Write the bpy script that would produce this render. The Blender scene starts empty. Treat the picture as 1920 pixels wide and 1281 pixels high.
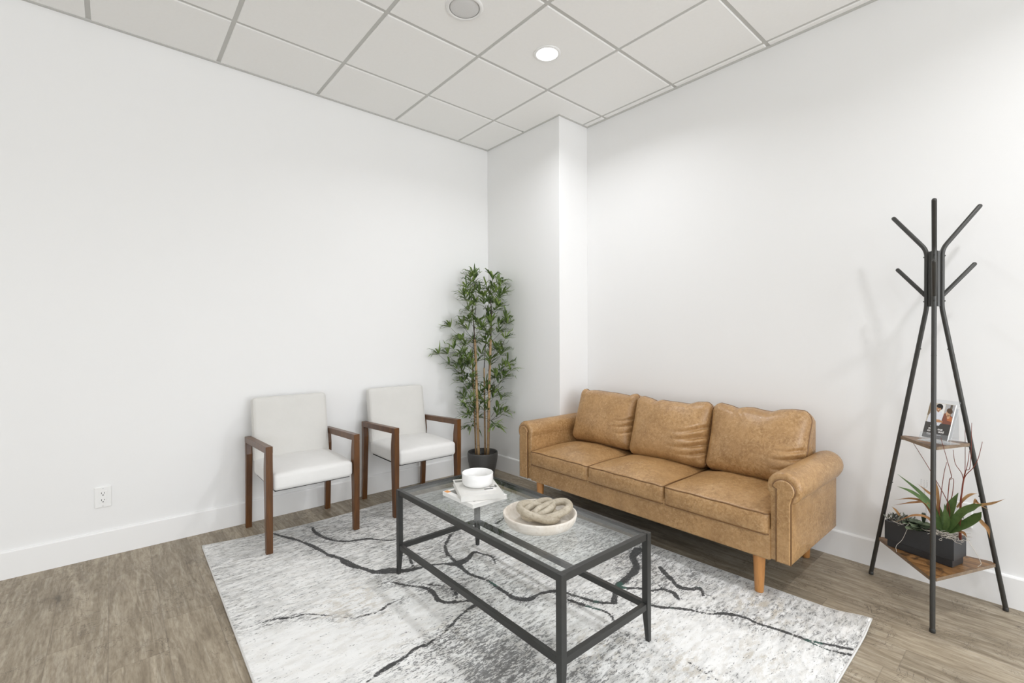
import bpy, math, random
import numpy as np
from mathutils import Vector, Matrix, Quaternion

SC = bpy.context.scene
COL = SC.collection
random.seed(7); np.random.seed(7)

# ------------------------------------------------------------------ camera
YAW, PITCH, ROLL, FPX = .7118, -.009, -.0044, 873.98
CAM = Vector((-3.044, -3.4737, 1.2169))
fw = Vector((math.sin(YAW)*math.cos(PITCH), math.cos(YAW)*math.cos(PITCH), math.sin(PITCH)))
rt = Vector((math.cos(YAW), -math.sin(YAW), 0))
up = rt.cross(fw)
rt2 = rt*math.cos(ROLL) + up*math.sin(ROLL)
up2 = -rt*math.sin(ROLL) + up*math.cos(ROLL)
cd = bpy.data.cameras.new('camera'); cam = bpy.data.objects.new('camera', cd); COL.objects.link(cam)
cd.sensor_width = 36; cd.sensor_fit = 'HORIZONTAL'; cd.lens = FPX/1920*36; cd.clip_start = .05
M3 = Matrix((rt2, up2, -fw)).transposed()
cam.matrix_world = Matrix.Translation(CAM) @ M3.to_4x4()
SC.camera = cam

# ------------------------------------------------------------------ exposure, world
SC.view_settings.view_transform = 'Standard'; SC.view_settings.look = 'None'
SC.view_settings.gamma = 1; SC.view_settings.use_curve_mapping = False
SC.view_settings.exposure = 0.03
SC.cycles.use_denoising = True
SC.cycles.max_bounces = 14; SC.cycles.diffuse_bounces = 8; SC.cycles.transparent_max_bounces = 16
SC.cycles.sample_clamp_indirect = 6
W = bpy.data.worlds.new('daylight'); SC.world = W; W.use_nodes = True
W.node_tree.nodes['Background'].inputs[0].default_value = (.93, .96, 1, 1)
W.node_tree.nodes['Background'].inputs[1].default_value = 1.0

def area(name, loc, rot, sx, sy, power, color=(1, 1, 1), shape='RECTANGLE', spread=180):
    l = bpy.data.lights.new(name, 'AREA'); l.shape = shape; l.size = sx; l.size_y = sy
    l.energy = power; l.color = color; l.spread = math.radians(spread)
    o = bpy.data.objects.new(name, l); o.location = loc; o.rotation_euler = rot; COL.objects.link(o)
    return o
H = 2.9657          # ceiling height
RX, RY = -7.2, -7.4  # far room walls
# daylight through the two shop windows in the wall behind the camera, and a glazed side
area('window_daylight', (-1.75, RY+.03, 1.45), (math.radians(90), 0, 0), 2.6, 2.3, 99, (.925, .955, 1))
area('window_daylight', (-5.2, RY+.03, 1.45), (math.radians(90), 0, 0), 2.6, 2.3, 55, (.925, .955, 1))
area('window_daylight', (RX+.03, -3.6, 1.45), (math.radians(90), 0, math.radians(-90)), 3.2, 2.3, 12, (.925, .955, 1))

# ------------------------------------------------------------------ materials
class NT:
    def __init__(s, name):
        s.m = bpy.data.materials.new(name); s.m.use_nodes = True
        s.t = s.m.node_tree; s.b = s.t.nodes['Principled BSDF']; s.out = s.t.nodes['Material Output']
    def node(s, typ, **kw):
        n = s.t.nodes.new('ShaderNode'+typ)
        ins = kw.pop('ins', {})
        for k, v in kw.items(): setattr(n, k, v)
        for k, v in ins.items(): s.put(n.inputs[k], v)
        return n
    def put(s, sock, v):
        if isinstance(v, bpy.types.NodeSocket): s.t.links.new(v, sock)
        elif isinstance(v, (tuple, list)) and len(v) == 3 and sock.type == 'RGBA': sock.default_value = (*v, 1)
        else: sock.default_value = v
    def math(s, op, a, b=None, c=None, clamp=False):
        n = s.node('Math', operation=op, use_clamp=clamp); s.put(n.inputs[0], a)
        if b is not None: s.put(n.inputs[1], b)
        if c is not None: s.put(n.inputs[2], c)
        return n.outputs[0]
    def rng(s, v, a, b, c=0., d=1., smooth=True):
        n = s.node('MapRange', interpolation_type='SMOOTHSTEP' if smooth else 'LINEAR')
        for k, x in zip(range(5), (v, a, b, c, d)): s.put(n.inputs[k], x)
        return n.outputs[0]
    def mix(s, f, a, b, mode='MIX'):
        n = s.node('Mix', data_type='RGBA', blend_type=mode); s.put(n.inputs[0], f); s.put(n.inputs[6], a); s.put(n.inputs[7], b)
        return n.outputs[2]
    def coord(s, which='Object'):
        return s.node('TexCoord').outputs[which]
    def mapv(s, v, scale=(1, 1, 1), loc=(0, 0, 0), rot=(0, 0, 0)):
        n = s.node('Mapping'); s.put(n.inputs[0], v); n.inputs['Scale'].default_value = scale
        n.inputs['Location'].default_value = loc; n.inputs['Rotation'].default_value = rot
        return n.outputs[0]
    def noise(s, v, scale, detail=3, rough=.5, dist=0., out=0):
        n = s.node('TexNoise'); s.put(n.inputs['Vector'], v); s.put(n.inputs['Scale'], scale)
        n.inputs['Detail'].default_value = detail; n.inputs['Roughness'].default_value = rough; n.inputs['Distortion'].default_value = dist
        return n.outputs[out]
    def attr(s, name, out='Fac'):
        return s.node('Attribute', attribute_name=name).outputs[out]
    def bump(s, h, strength=.3, dist=.01):
        n = s.node('Bump'); n.inputs['Strength'].default_value = strength; n.inputs['Distance'].default_value = dist
        s.put(n.inputs['Height'], h); s.t.links.new(n.outputs[0], s.b.inputs['Normal'])
    def set(s, col=None, rough=None, metal=None, **kw):
        if col is not None: s.put(s.b.inputs['Base Color'], col)
        if rough is not None: s.put(s.b.inputs['Roughness'], rough)
        if metal is not None: s.put(s.b.inputs['Metallic'], metal)
        for k, v in kw.items(): s.put(s.b.inputs[k.replace('_', ' ')], v)
        return s.m

def plain(name, col, rough=.5, metal=0., var=.06, scale=30, bump=0., spec=.5):
    n = NT(name); v = n.coord()
    f = n.noise(v, scale, 3)
    a = tuple(c*(1-var) for c in col); b = tuple(min(1, c*(1+var)) for c in col)
    c = n.mix(f, a, b)
    if bump: n.bump(n.noise(v, scale*6, 2), bump, .002)
    return n.set(c, rough, metal, Specular_IOR_Level=spec)

def srgb(r, g, b):
    f = lambda c: (c/255/12.92) if c/255 <= .04045 else ((c/255+.055)/1.055)**2.4
    return (f(r), f(g), f(b))

MT = {}
MT['paint'] = plain('wall_paint', (.835, .835, .83), .55, var=.008, scale=2, bump=.03)
MT['trim'] = plain('trim_paint', tuple(min(.93, c*1.03) for c in (.835, .835, .83)), .35, var=.005, scale=3)
MT['tile'] = plain('ceiling_tile', (.92, .92, .91), .9, var=.02, scale=60, bump=.15, spec=.2)
MT['tbar'] = plain('ceiling_grid', (.58, .58, .56), .5, var=.01)
MT['black'] = plain('black_powder_coat', (.028, .028, .026), .42, var=.1, scale=60)
MT['rackm'] = plain('charcoal_metal', (.050, .049, .045), .38, metal=.3, var=.1, scale=60)
MT['whitep'] = plain('white_plastic', (.85, .85, .84), .3, var=.01)
MT['slot'] = plain('dark_slot', (.02, .02, .02), .6)
MT['ceramic'] = plain('white_ceramic', (.88, .88, .87), .16, var=.006, scale=8)
MT['pot'] = plain('dark_grey_pot', (.068, .066, .063), .5, var=.06, scale=20)
MT['planter'] = plain('black_ceramic', (.022, .024, .027), .38, var=.08, scale=15)
MT['soil'] = plain('soil', (.05, .035, .022), .95, var=.5, scale=80, bump=.8)
MT['paper'] = plain('paper', (.84, .83, .81), .6, var=.02, scale=90)
MT['cover'] = plain('pale_cover', (.74, .73, .70), .35, var=.02, scale=12)
MT['print'] = plain('print_grey', (.22, .22, .20), .4, var=.2, scale=60)
MT['orange'] = plain('print_orange', (.75, .30, .06), .4)
MT['speak'] = plain('speaker_grille', (.70, .70, .70), .7, var=.05, scale=200)
MT['dust_shade'] = plain('black_dust_shade_cloth', (.02, .02, .02), .9)  # lines the chair seats; also the sheet added to deepen shade below the sofa

def floor_mat():
    n = NT('vinyl_plank_floor'); o = n.coord()
    sep = n.node('SeparateXYZ', ins={0: o}); X, Y = sep.outputs[0], sep.outputs[1]
    xr = n.math('DIVIDE', X, .18); row = n.math('FLOOR', xr)
    wn = n.node('TexWhiteNoise', noise_dimensions='1D', ins={'W': row}).outputs[0]
    ys = n.math('DIVIDE', n.math('ADD', Y, n.math('MULTIPLY', wn, 1.22)), 1.22); col = n.math('FLOOR', ys)
    pid = n.math('ADD', n.math('MULTIPLY', row, 7.31), n.math('MULTIPLY', col, 3.17))
    rnd = n.node('TexWhiteNoise', noise_dimensions='1D', ins={'W': pid})
    fx = n.math('FRACT', xr); fy = n.math('FRACT', ys)
    cmb = n.node('CombineXYZ', ins={0: X, 1: n.math('MULTIPLY', Y, .16), 2: n.math('MULTIPLY', rnd.outputs[0], 37.)}).outputs[0]
    cm2 = n.node('CombineXYZ', ins={0: X, 1: n.math('MULTIPLY', Y, .30), 2: n.math('MULTIPLY', rnd.outputs[0], 91.)}).outputs[0]
    big = n.noise(cmb, 7, 2, .5, .6)
    rings = n.math('SINE', n.math('MULTIPLY', big, 85.))
    fine = n.noise(cmb, 130, 4, .65)
    mid = n.noise(cmb, 20, 4, .6, .8)
    blot = n.noise(cm2, 5, 3, .6, 1.2)
    # knots and cracks
    vor = n.node('TexVoronoi', feature='F1', ins={'Vector': n.mapv(cm2, (2.6, 4.4, 0)), 'Scale': 1.0, 'Randomness': 1.0}).outputs[0]
    vw = n.math('ADD', vor, n.math('MULTIPLY', n.noise(cm2, 26, 3, .6), .22))
    knot = n.rng(vw, .13, .19, 1., 0.)
    knot2 = n.rng(vw, .17, .34, 1., 0.)
    cr = n.noise(n.mapv(o, (1.1, 1.5, 1)), 6, 5, .68, 1.8)
    crack = n.rng(n.math('ABSOLUTE', n.math('SUBTRACT', cr, .5)), 0.0, .014, 1., 0.)
    crm = n.rng(n.noise(o, 5.5, 2), .49, .56)
    crack = n.math('MULTIPLY', crack, crm)
    c = n.mix(n.rng(mid, .3, .7), (.245, .200, .140), (.39, .33, .245))
    strk = n.noise(n.node('CombineXYZ', ins={0: X, 1: n.math('MULTIPLY', Y, .07), 2: n.math('MULTIPLY', rnd.outputs[0], 53.)}).outputs[0], 46, 4, .65)
    cath = n.math('MULTIPLY', n.rng(rings, .2, 1), n.rng(blot, .42, .56))
    c = n.mix(n.math('MULTIPLY', cath, .42), c, (.47, .41, .32))
    c = n.mix(n.math('MULTIPLY', n.rng(strk, .50, .68), .50), c, (.145, .113, .078))
    c = n.mix(n.math('MULTIPLY', n.rng(strk, .48, .34), .40), c, (.51, .455, .37))
    c = n.mix(n.math('MULTIPLY', n.rng(fine, .40, .70), .38), c, (.145, .113, .078))
    c = n.mix(n.math('MULTIPLY', n.rng(blot, .52, .72), .34), c, (.145, .113, .078))
    tone = n.rng(rnd.outputs[0], 0, 1, .84, 1.14, False)
    c = n.node('HueSaturation', ins={'Value': tone, 'Color': c}).outputs[0]
    c = n.mix(n.math('MULTIPLY', knot2, .28), c, (.145, .113, .078))
    c = n.mix(n.math('MULTIPLY', knot, .60), c, (.05, .038, .028))
    c = n.mix(n.math('MULTIPLY', crack, .75), c, (.07, .055, .042))
    sx = n.math('MINIMUM', fx, n.math('SUBTRACT', 1., fx)); sy = n.math('MINIMUM', fy, n.math('SUBTRACT', 1., fy))
    seam = n.math('MAXIMUM', n.rng(sx, .004, .014, 1., 0.), n.rng(sy, .0006, .002, 1., 0.))
    c = n.mix(n.math('MULTIPLY', seam, .30), c, (.10, .08, .065))
    n.bump(n.math('SUBTRACT', n.math('MULTIPLY', fine, .4), seam), .12, .002)
    return n.set(c, n.rng(fine, .3, .7, .38, .52), Specular_IOR_Level=.35)
MT['floor'] = floor_mat()

def rug_mat():
    n = NT('abstract_rug_pile'); o = n.coord()
    stre = n.mapv(o, (1., 2.6, 1))
    d = n.attr('vein'); den = n.attr('speckle'); lt = n.attr('lightness'); bg = n.attr('beige')
    w1 = n.noise(stre, 52, 5, .72); w2 = n.noise(o, 10, 3, .6)
    # speckle
    sp = n.noise(stre, 74, 4, .66, .3)
    sp2 = n.noise(n.mapv(o, (1, 3.2, 1)), 21, 5, .7, .5)
    thr = n.math('SUBTRACT', .568, n.math('MULTIPLY', n.math('SUBTRACT', den, n.math('MULTIPLY', lt, .35)), .085))
    thr2 = n.math('ADD', thr, .030)
    dark = n.rng(n.math('ADD', n.math('MULTIPLY', sp, .62), n.math('MULTIPLY', sp2, .40)), thr, thr2)
    cloud = n.noise(stre, 7, 5, .68, .8)
    base = n.mix(n.rng(cloud, .42, .64), (.86, .86, .85), (.60, .60, .59))
    greyf = n.math('SUBTRACT', n.math('ADD', n.rng(sp2, .42, .64, 0., .62), n.math('MULTIPLY', den, .42)), n.math('MULTIPLY', lt, .40), clamp=True)
    base = n.mix(greyf, base, (.36, .36, .35))
    base = n.mix(n.math('MULTIPLY', lt, .62), base, (.88, .88, .87))
    bgf = n.math('MULTIPLY', n.rng(n.noise(stre, 13, 4, .7), .46, .62), n.math('ADD', n.math('MULTIPLY', bg, .85), .16))
    base = n.mix(bgf, base, (.50, .45, .37))
    base = n.mix(n.rng(sp, .54, .66, 0., .8), base, (.90, .90, .89))
    c = n.mix(n.math('MULTIPLY', dark, .80), base, (.10, .10, .10))
    # veins: signed distance to the drawn lines roughened by noise
    dd = n.math('ADD', d, n.math('MULTIPLY', n.math('SUBTRACT', w1, .5), .030))
    dd = n.math('ADD', dd, n.math('MULTIPLY', n.math('SUBTRACT', w2, .5), .022))
    ve = n.rng(dd, .0, .003, 1., 0.)
    brk = n.rng(n.noise(stre, 48, 4, .7), .30, .42, .6, 1.)
    hn = n.rng(n.noise(o, 6, 2), .40, .60)
    halo = n.math('MULTIPLY', n.math('MULTIPLY', n.rng(d, .0, .10, 1., 0.), hn), n.rng(n.math('ADD', n.math('MULTIPLY', sp, .6), n.math('MULTIPLY', sp2, .4)), .49, .54))
    c = n.mix(n.math('MULTIPLY', halo, .80), c, (.12, .12, .12))
    c = n.mix(n.math('MULTIPLY', n.math('MULTIPLY', ve, brk), .96), c, (.030, .030, .030))
    gr = n.math('MULTIPLY', n.rng(n.noise(o, 5, 2), .63, .67), ve)
    c = n.mix(n.math('MULTIPLY', gr, .8), c, (.03, .09, .07))
    n.bump(n.math('SUBTRACT', n.noise(o, 420, 2), n.math('MULTIPLY', ve, .4)), .35, .003)
    return n.set(c, .95, Specular_IOR_Level=.1, Sheen_Weight=.15)
MT['rug'] = rug_mat()
MT['rugedge'] = plain('rug_binding', (.66, .65, .63), .9, var=.1, scale=150, bump=.4)

def leather_mat():
    n = NT('distressed_tan_leather'); o = n.coord()
    a = n.noise(o, 7, 4, .6, .4); b = n.noise(o, 46, 6, .72, .6); f = n.noise(o, 190, 3, .6)
    c = n.mix(n.rng(a, .3, .7), (.335, .188, .074), (.45, .265, .113))
    pa = n.rng(n.noise(o, 3.2, 3, .6, .5), .35, .65, .45, 1.)
    b2 = n.noise(o, 62, 5, .70, .8)
    c = n.mix(n.math('MULTIPLY', n.rng(b2, .48, .64, 0., .62), pa), c, (.56, .375, .195))
    c = n.mix(n.math('MULTIPLY', n.rng(b, .50, .34, 0., .40), pa), c, (.21, .105, .036))
    c = n.mix(n.math('MULTIPLY', n.rng(b2, .48, .36, 0., .50), pa), c, (.21, .105, .036))
    s1 = n.noise(n.mapv(o, (1, 1, 1), rot=(.6, .4, .9)), 24, 6, .8, 2.2)
    scr = n.math('MULTIPLY', n.rng(n.math('ABSOLUTE', n.math('SUBTRACT', s1, .5)), 0., .010, .40, 0.), n.rng(n.noise(o, 9, 2), .48, .6))
    c = n.mix(scr, c, (.55, .38, .22))
    vo = n.node('TexVoronoi', feature='DISTANCE_TO_EDGE', ins={'Vector': o, 'Scale': 260.}).outputs[0]
    h = n.math('ADD', n.math('MULTIPLY', n.rng(vo, 0., .12), .25), n.math('MULTIPLY', b, .6))
    n.bump(h, .22, .0022)
    return n.set(c, n.rng(f, .3, .7, .27, .42), Specular_IOR_Level=.55)
MT['leather'] = leather_mat()
MT['welt'] = plain('leather_welt', (.19, .095, .034), .45, var=.15, scale=40)

def fabric_mat(name, col, k=1.):
    n = NT(name); o = n.coord()
    w = n.noise(n.mapv(o, (1, 1, 1)), 520, 2, .6); a = n.noise(o, 9, 4, .6); th = n.noise(n.mapv(o, (5, 5, .6)), 120, 2)
    c = n.mix(n.rng(a, .3, .7), tuple(x*.97 for x in col), col)
    c = n.mix(n.rng(w, .3, .7, 0, .12), c, tuple(x*.75 for x in col))
    c = n.mix(n.rng(th, .55, .7, 0, .10), c, tuple(x*.8 for x in col))
    n.bump(w, .18, .0015)
    return n.set(c, .85, Specular_IOR_Level=.25, Sheen_Weight=.2)
MT['fabric'] = fabric_mat('oatmeal_fabric', (.69, .68, .65))
MT['fabric_lit'] = fabric_mat('seat_fabric_lit', (.78, .775, .76))  # back upholstery again, light on the upward-facing seat put into the colour

def wood(name, a, b, k, scale=(1, 1, .12), rough=.38, s=26, coat=0.):
    n = NT(name); o = n.coord(); v = n.mapv(o, scale)
    g = n.noise(v, s, 4, .6, .6); f = n.noise(v, s*5, 3, .6)
    c = n.mix(n.rng(g, .32, .68), a, b); c = n.mix(n.rng(f, .45, .75, 0, .5), c, k)
    n.bump(f, .08, .001)
    return n.set(c, rough, Specular_IOR_Level=.5, Coat_Weight=coat)
MT['walnut'] = wood('walnut_stain', (.082, .031, .0075), (.138, .054, .013), (.042, .016, .005), rough=.33)
MT['sofaleg'] = wood('honey_wood', (.40, .175, .050), (.50, .235, .075), (.27, .11, .03), rough=.35)
MT['palewood'] = wood('whitewashed_wood', (.68, .62, .54), (.78, .74, .68), (.50, .43, .35), (1, .3, 1), .7, 14)
MT['chain'] = wood('pale_turned_wood', (.38, .33, .25), (.52, .465, .37), (.22, .18, .12), (1, .4, 1), .42, 24)

def rustic():
    n = NT('rustic_brown_board'); o = n.coord(); v = n.mapv(o, (1, .18, 1), rot=(0, 0, .5))
    g = n.noise(v, 30, 5, .65, .8); q = n.noise(o, 16, 5, .7, .8); f = n.noise(v, 160, 3)
    c = n.mix(n.rng(g, .3, .7), (.13, .060, .020), (.34, .18, .070))
    c = n.mix(n.rng(q, .48, .62, 0, .9), c, (.045, .026, .014))
    c = n.mix(n.rng(f, .5, .8, 0, .4), c, (.09, .05, .025))
    return n.set(c, .36)
MT['rustic'] = rustic()
MT['rusticedge'] = wood('rustic_board_edge', (.17, .115, .07), (.25, .18, .115), (.10, .07, .045), (1, 1, 1), .45, 30)

def cane():
    n = NT('bamboo_cane'); o = n.coord()
    z = n.node('SeparateXYZ', ins={0: o}).outputs[2]
    g = n.noise(n.mapv(o, (1, 1, .15)), 60, 3)
    c = n.mix(n.rng(g, .3, .7), (.30, .185, .085), (.44, .30, .16))
    fr = n.math('FRACT', n.math('MULTIPLY', z, 7.))
    c = n.mix(n.rng(fr, .02, .07, .6, 0.), c, (.12, .07, .035))
    return n.set(c, .5)
MT['cane'] = cane()

def leaf(name, d, l, rough=.5):
    n = NT(name); t = n.attr('tint'); o = n.coord()
    c = n.mix(t, d, l); c = n.mix(n.rng(n.noise(o, 60, 3), .4, .7, 0, .3), c, tuple(x*.6 for x in d))
    n.set(c, rough, Specular_IOR_Level=.4)
    return n.m
MT['bamboo'] = leaf('bamboo_leaf', (.050, .100, .026), (.36, .48, .13))
MT['strap'] = leaf('strap_leaf', (.035, .075, .022), (.12, .20, .06), .4)
MT['dried'] = leaf('dried_leaf', (.24, .105, .04), (.46, .28, .12), .7)
MT['succ'] = leaf('succulent_leaf', (.06, .085, .05), (.20, .25, .15), .6)
MT['grey'] = leaf('grey_foliage', (.08, .09, .07), (.24, .25, .21), .8)
MT['twig'] = plain('red_twig', (.17, .035, .018), .6, var=.25, scale=60)
MT['darktwig'] = plain('dark_twig', (.05, .035, .022), .7, var=.2)
MT['moss'] = plain('grey_moss', (.52, .48, .42), .9, var=.25, scale=90)

def glassy(name, tint, fmul=1., rough=.0, base=.0):
    n = NT(name); t = n.t
    tr = n.node('BsdfTransparent', ins={0: tint}); gl = n.node('BsdfGlossy', ins={'Color': (1, 1, 1), 'Roughness': rough})
    bf = n.node('NewGeometry').outputs['Backfacing']      # the same faint reflection from either face of the sheet
    fr = n.node('Fresnel', ins={'IOR': n.math('SUBTRACT', 1.5, n.math('MULTIPLY', bf, .8333))}).outputs[0]
    f = n.math('ADD', n.math('MULTIPLY', fr, fmul), base, clamp=True)
    mx = n.node('MixShader', ins={0: f, 1: tr.outputs[0], 2: gl.outputs[0]})
    t.links.new(mx.outputs[0], n.out.inputs[0])
    return n.m
MT['glass'] = glassy('clear_table_glass', (.955, .97, .967), .6)
MT['glassedge'] = glassy('glass_edge', (.72, .80, .78), 1.)
MT['acrylic'] = glassy('clear_acrylic', (.93, .94, .95), 1.3, .05, .05)
MT['pane'] = glassy('window_glass', (.96, .98, .98), 1.)
def emit(name, col, st):
    n = NT(name); return n.set((.9, .9, .9), .5, Emission_Color=col, Emission_Strength=st)
MT['led'] = emit('lit_lamp_lens', (1, .99, .96), 9.)

# ------------------------------------------------------------------ mesh helpers
class MB:
    """collects geometry in world coordinates; build() links ONE mesh object"""
    def __init__(s): s.v = []; s.f = []; s.mi = []; s.sm = []; s.at = {}
    def add(s, v, f, mi=0, smooth=True):
        k = len(s.v); s.v += [tuple(float(c) for c in p) for p in v]
        s.f += [tuple(int(i)+k for i in q) for q in f]; s.mi += [mi]*len(f); s.sm += [smooth]*len(f)
        return s
    def build(s, name, mats, parent=None, origin=None):
        if not isinstance(mats, (list, tuple)): mats = [mats]
        og = Vector(origin) if origin is not None else (base_of(parent) if parent is not None else Vector((0, 0, 0)))
        m = bpy.data.meshes.new(name)
        m.from_pydata([(p[0]-og.x, p[1]-og.y, p[2]-og.z) for p in s.v], [], s.f)
        for mm in mats: m.materials.append(mm)
        m.polygons.foreach_set('material_index', s.mi); m.polygons.foreach_set('use_smooth', s.sm)
        for k, vals in s.at.items():
            a = m.attributes.new(k, 'FLOAT', 'POINT'); a.data.foreach_set('value', np.asarray(vals, dtype=np.float32))
        m.update()
        o = bpy.data.objects.new(name, m); COL.objects.link(o)
        if parent is not None: o.parent = parent; o.location = og-base_of(parent)
        else: o.location = og
        return o
def base_of(o):
    b = Vector(o.location); 
    while o.parent is not None: o = o.parent; b += Vector(o.location)
    return b
def tag(o, label=None, cat=None, group=None, kind=None):
    if label: o['label'] = label
    if cat: o['category'] = cat
    if group: o['group'] = group
    if kind: o['kind'] = kind
    return o
def empty(name, loc, label, cat, group=None):
    o = bpy.data.objects.new(name, None); o.location = loc; o.empty_display_size = .1; COL.objects.link(o)
    return tag(o, label, cat, group)
def copy_tree(o, parent=None):
    c = o.copy(); COL.objects.link(c)
    if parent is not None: c.parent = parent
    for ch in list(o.children): copy_tree(ch, c)
    return c

def rb(size, r=.004, seg=2, n=(1, 1, 1)):
    """rounded box centred on 0: verts (numpy), quads"""
    h = np.array(size, float)/2; r = min(r, h.min()*.999)
    ax = []
    for k in range(3):
        a = h[k]-r
        t = [-h[k]+r*(1-math.cos(math.pi/2*i/seg))*1.0 for i in range(seg)] if seg else []
        mid = list(np.linspace(-a, a, n[k]+1))
        ax.append(np.array(t+mid+[-q for q in reversed(t)]))
    key = {}; V = []; F = []
    def vid(p):
        kk = tuple(int(round(c*1e6)) for c in p)
        if kk not in key: key[kk] = len(V); V.append(p)
        return key[kk]
    for d in range(3):
        u, w = (d+1) % 3, (d+2) % 3
        for sgn in (-1, 1):
            A, B = ax[u], ax[w]
            ids = np.empty((len(A), len(B)), int)
            for i, a in enumerate(A):
                for j, b in enumerate(B):
                    p = [0, 0, 0]; p[d] = sgn*h[d]; p[u] = a; p[w] = b
                    ids[i, j] = vid(p)
            for i in range(len(A)-1):
                for j in range(len(B)-1):
                    q = (ids[i, j], ids[i+1, j], ids[i+1, j+1], ids[i, j+1])
                    F.append(q if sgn > 0 else q[::-1])
    P = np.array(V, float)
    inner = np.clip(P, -(h-r), h-r); dv = P-inner; ln = np.linalg.norm(dv, axis=1, keepdims=True); ln[ln == 0] = 1
    return inner+dv/ln*r, F
def box(mb, lo, hi, r=.0, mi=0, smooth=False, seg=1):
    lo = np.array(lo, float); hi = np.array(hi, float); c = (lo+hi)/2
    if r <= 0:
        x0, y0, z0 = lo; x1, y1, z1 = hi
        V = [(x0,y0,z0),(x1,y0,z0),(x1,y1,z0),(x0,y1,z0),(x0,y0,z1),(x1,y0,z1),(x1,y1,z1),(x0,y1,z1)]
        F = [(3,2,1,0),(4,5,6,7),(0,1,5,4),(1,2,6,5),(2,3,7,6),(3,0,4,7)]
        return mb.add(V, F, mi, False)
    P, F = rb(hi-lo, r, seg); return mb.add(P+c, F, mi, smooth)
def obox(mb, c, ex, ey, ez, size, r=.0, mi=0, smooth=False, seg=1, n=(1, 1, 1), deform=None):
    """oriented rounded box with axes ex ey ez"""
    P, F = rb(size, max(r, 1e-5), seg, n)
    if deform is not None: P = deform(P)
    A = np.array([ex, ey, ez], float)
    return mb.add(P@A+np.array(c, float), F, mi, smooth)
def lathe(mb, prof, c=(0, 0, 0), n=48, mi=0, smooth=True, axis=None, caps=True):
    V = []; F = []
    for (r, z) in prof:
        for k in range(n):
            a = 2*math.pi*k/n; V.append((r*math.cos(a), r*math.sin(a), z))
    V = np.array(V)
    if axis is not None:
        q = Vector((0, 0, 1)).rotation_difference(Vector(axis)).to_matrix(); V = V@np.array(q).T
    V = V+np.array(c, float)
    m = len(prof)
    for i in range(m-1):
        for k in range(n):
            k2 = (k+1) % n; F.append((i*n+k, i*n+k2, (i+1)*n+k2, (i+1)*n+k))
    if caps and prof[0][0] > 1e-6: F.append(tuple(reversed(range(n))))
    if caps and prof[-1][0] > 1e-6: F.append(tuple((m-1)*n+k for k in range(n)))
    return mb.add(V, F, mi, smooth)
def smoothpath(P, k=6, closed=False):
    P = [Vector(p) for p in P]; n = len(P); out = []
    if n < 3 and not closed: return P
    rng = n if closed else n-1
    for i in range(rng):
        p0 = P[(i-1) % n] if closed or i > 0 else P[0]*2-P[1]
        p1 = P[i]; p2 = P[(i+1) % n]
        p3 = P[(i+2) % n] if closed or i+2 < n else P[n-1]*2-P[n-2]
        for j in range(k):
            t = j/k
            out.append(.5*((2*p1)+(p2-p0)*t+(2*p0-5*p1+4*p2-p3)*t*t+(3*p1-p0-3*p2+p3)*t**3))
    if not closed: out.append(P[-1])
    return out
def tube(mb, path, r, n=8, mi=0, closed=False, caps=True):
    path = [Vector(p) for p in path]; m = len(path)
    rad = r if isinstance(r, (list, tuple)) else [r]*m
    if len(rad) != m: rad = list(np.interp(np.linspace(0, 1, m), np.linspace(0, 1, len(rad)), rad))
    V = []; F = []; prev = None; N = None
    for i in range(m):
        if closed: T = (path[(i+1) % m]-path[i-1]).normalized()
        else: T = (path[min(i+1, m-1)]-path[max(i-1, 0)]).normalized()
        if N is None:
            N = T.orthogonal().normalized()
        else:
            N = (N-T*N.dot(T)); N = N.normalized() if N.length > 1e-8 else T.orthogonal().normalized()
        B = T.cross(N)
        for k in range(n):
            a = 2*math.pi*k/n; V.append(path[i]+(N*math.cos(a)+B*math.sin(a))*rad[i])
    for i in range(m if closed else m-1):
        i2 = (i+1) % m; off = 0
        if closed and i2 == 0:   # align the last ring with the first
            best = min(range(n), key=lambda s_: (V[i*n]-V[s_]).length); off = best
        for k in range(n):
            F.append((i*n+k, i*n+(k+1) % n, i2*n+(k+1+off) % n, i2*n+(k+off) % n))
    if not closed and caps:
        F.append(tuple(reversed(range(n)))); F.append(tuple((m-1)*n+k for k in range(n)))
    return mb.add(V, F, mi, True)
def roundtube(mb, path, r, n=14, mi=0):
    """tube with domed ends"""
    path = [Vector(p) for p in path]
    def cap(a, b):
        d = (a-b).normalized(); return [(a+d*r*math.sin(t), r*math.cos(t)) for t in (1.45, 1.1, .75, .35)]
    s = cap(path[0], path[1]); e = cap(path[-1], path[-2])
    P = [q for q, _ in s]+path+[q for q, _ in reversed(e)]
    R = [q for _, q in s]+[r]*len(path)+[q for _, q in reversed(e)]
    return tube(mb, P, R, n, mi)
def bend(a, b, c, rad=.03, k=5):
    """polyline a-b-c with a rounded corner at b"""
    a, b, c = Vector(a), Vector(b), Vector(c)
    p = b+(a-b).normalized()*rad; q = b+(c-b).normalized()*rad
    return [a]+[(1-t)**2*p+2*t*(1-t)*b+t*t*q for t in [i/k for i in range(k+1)]]+[c]
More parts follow.
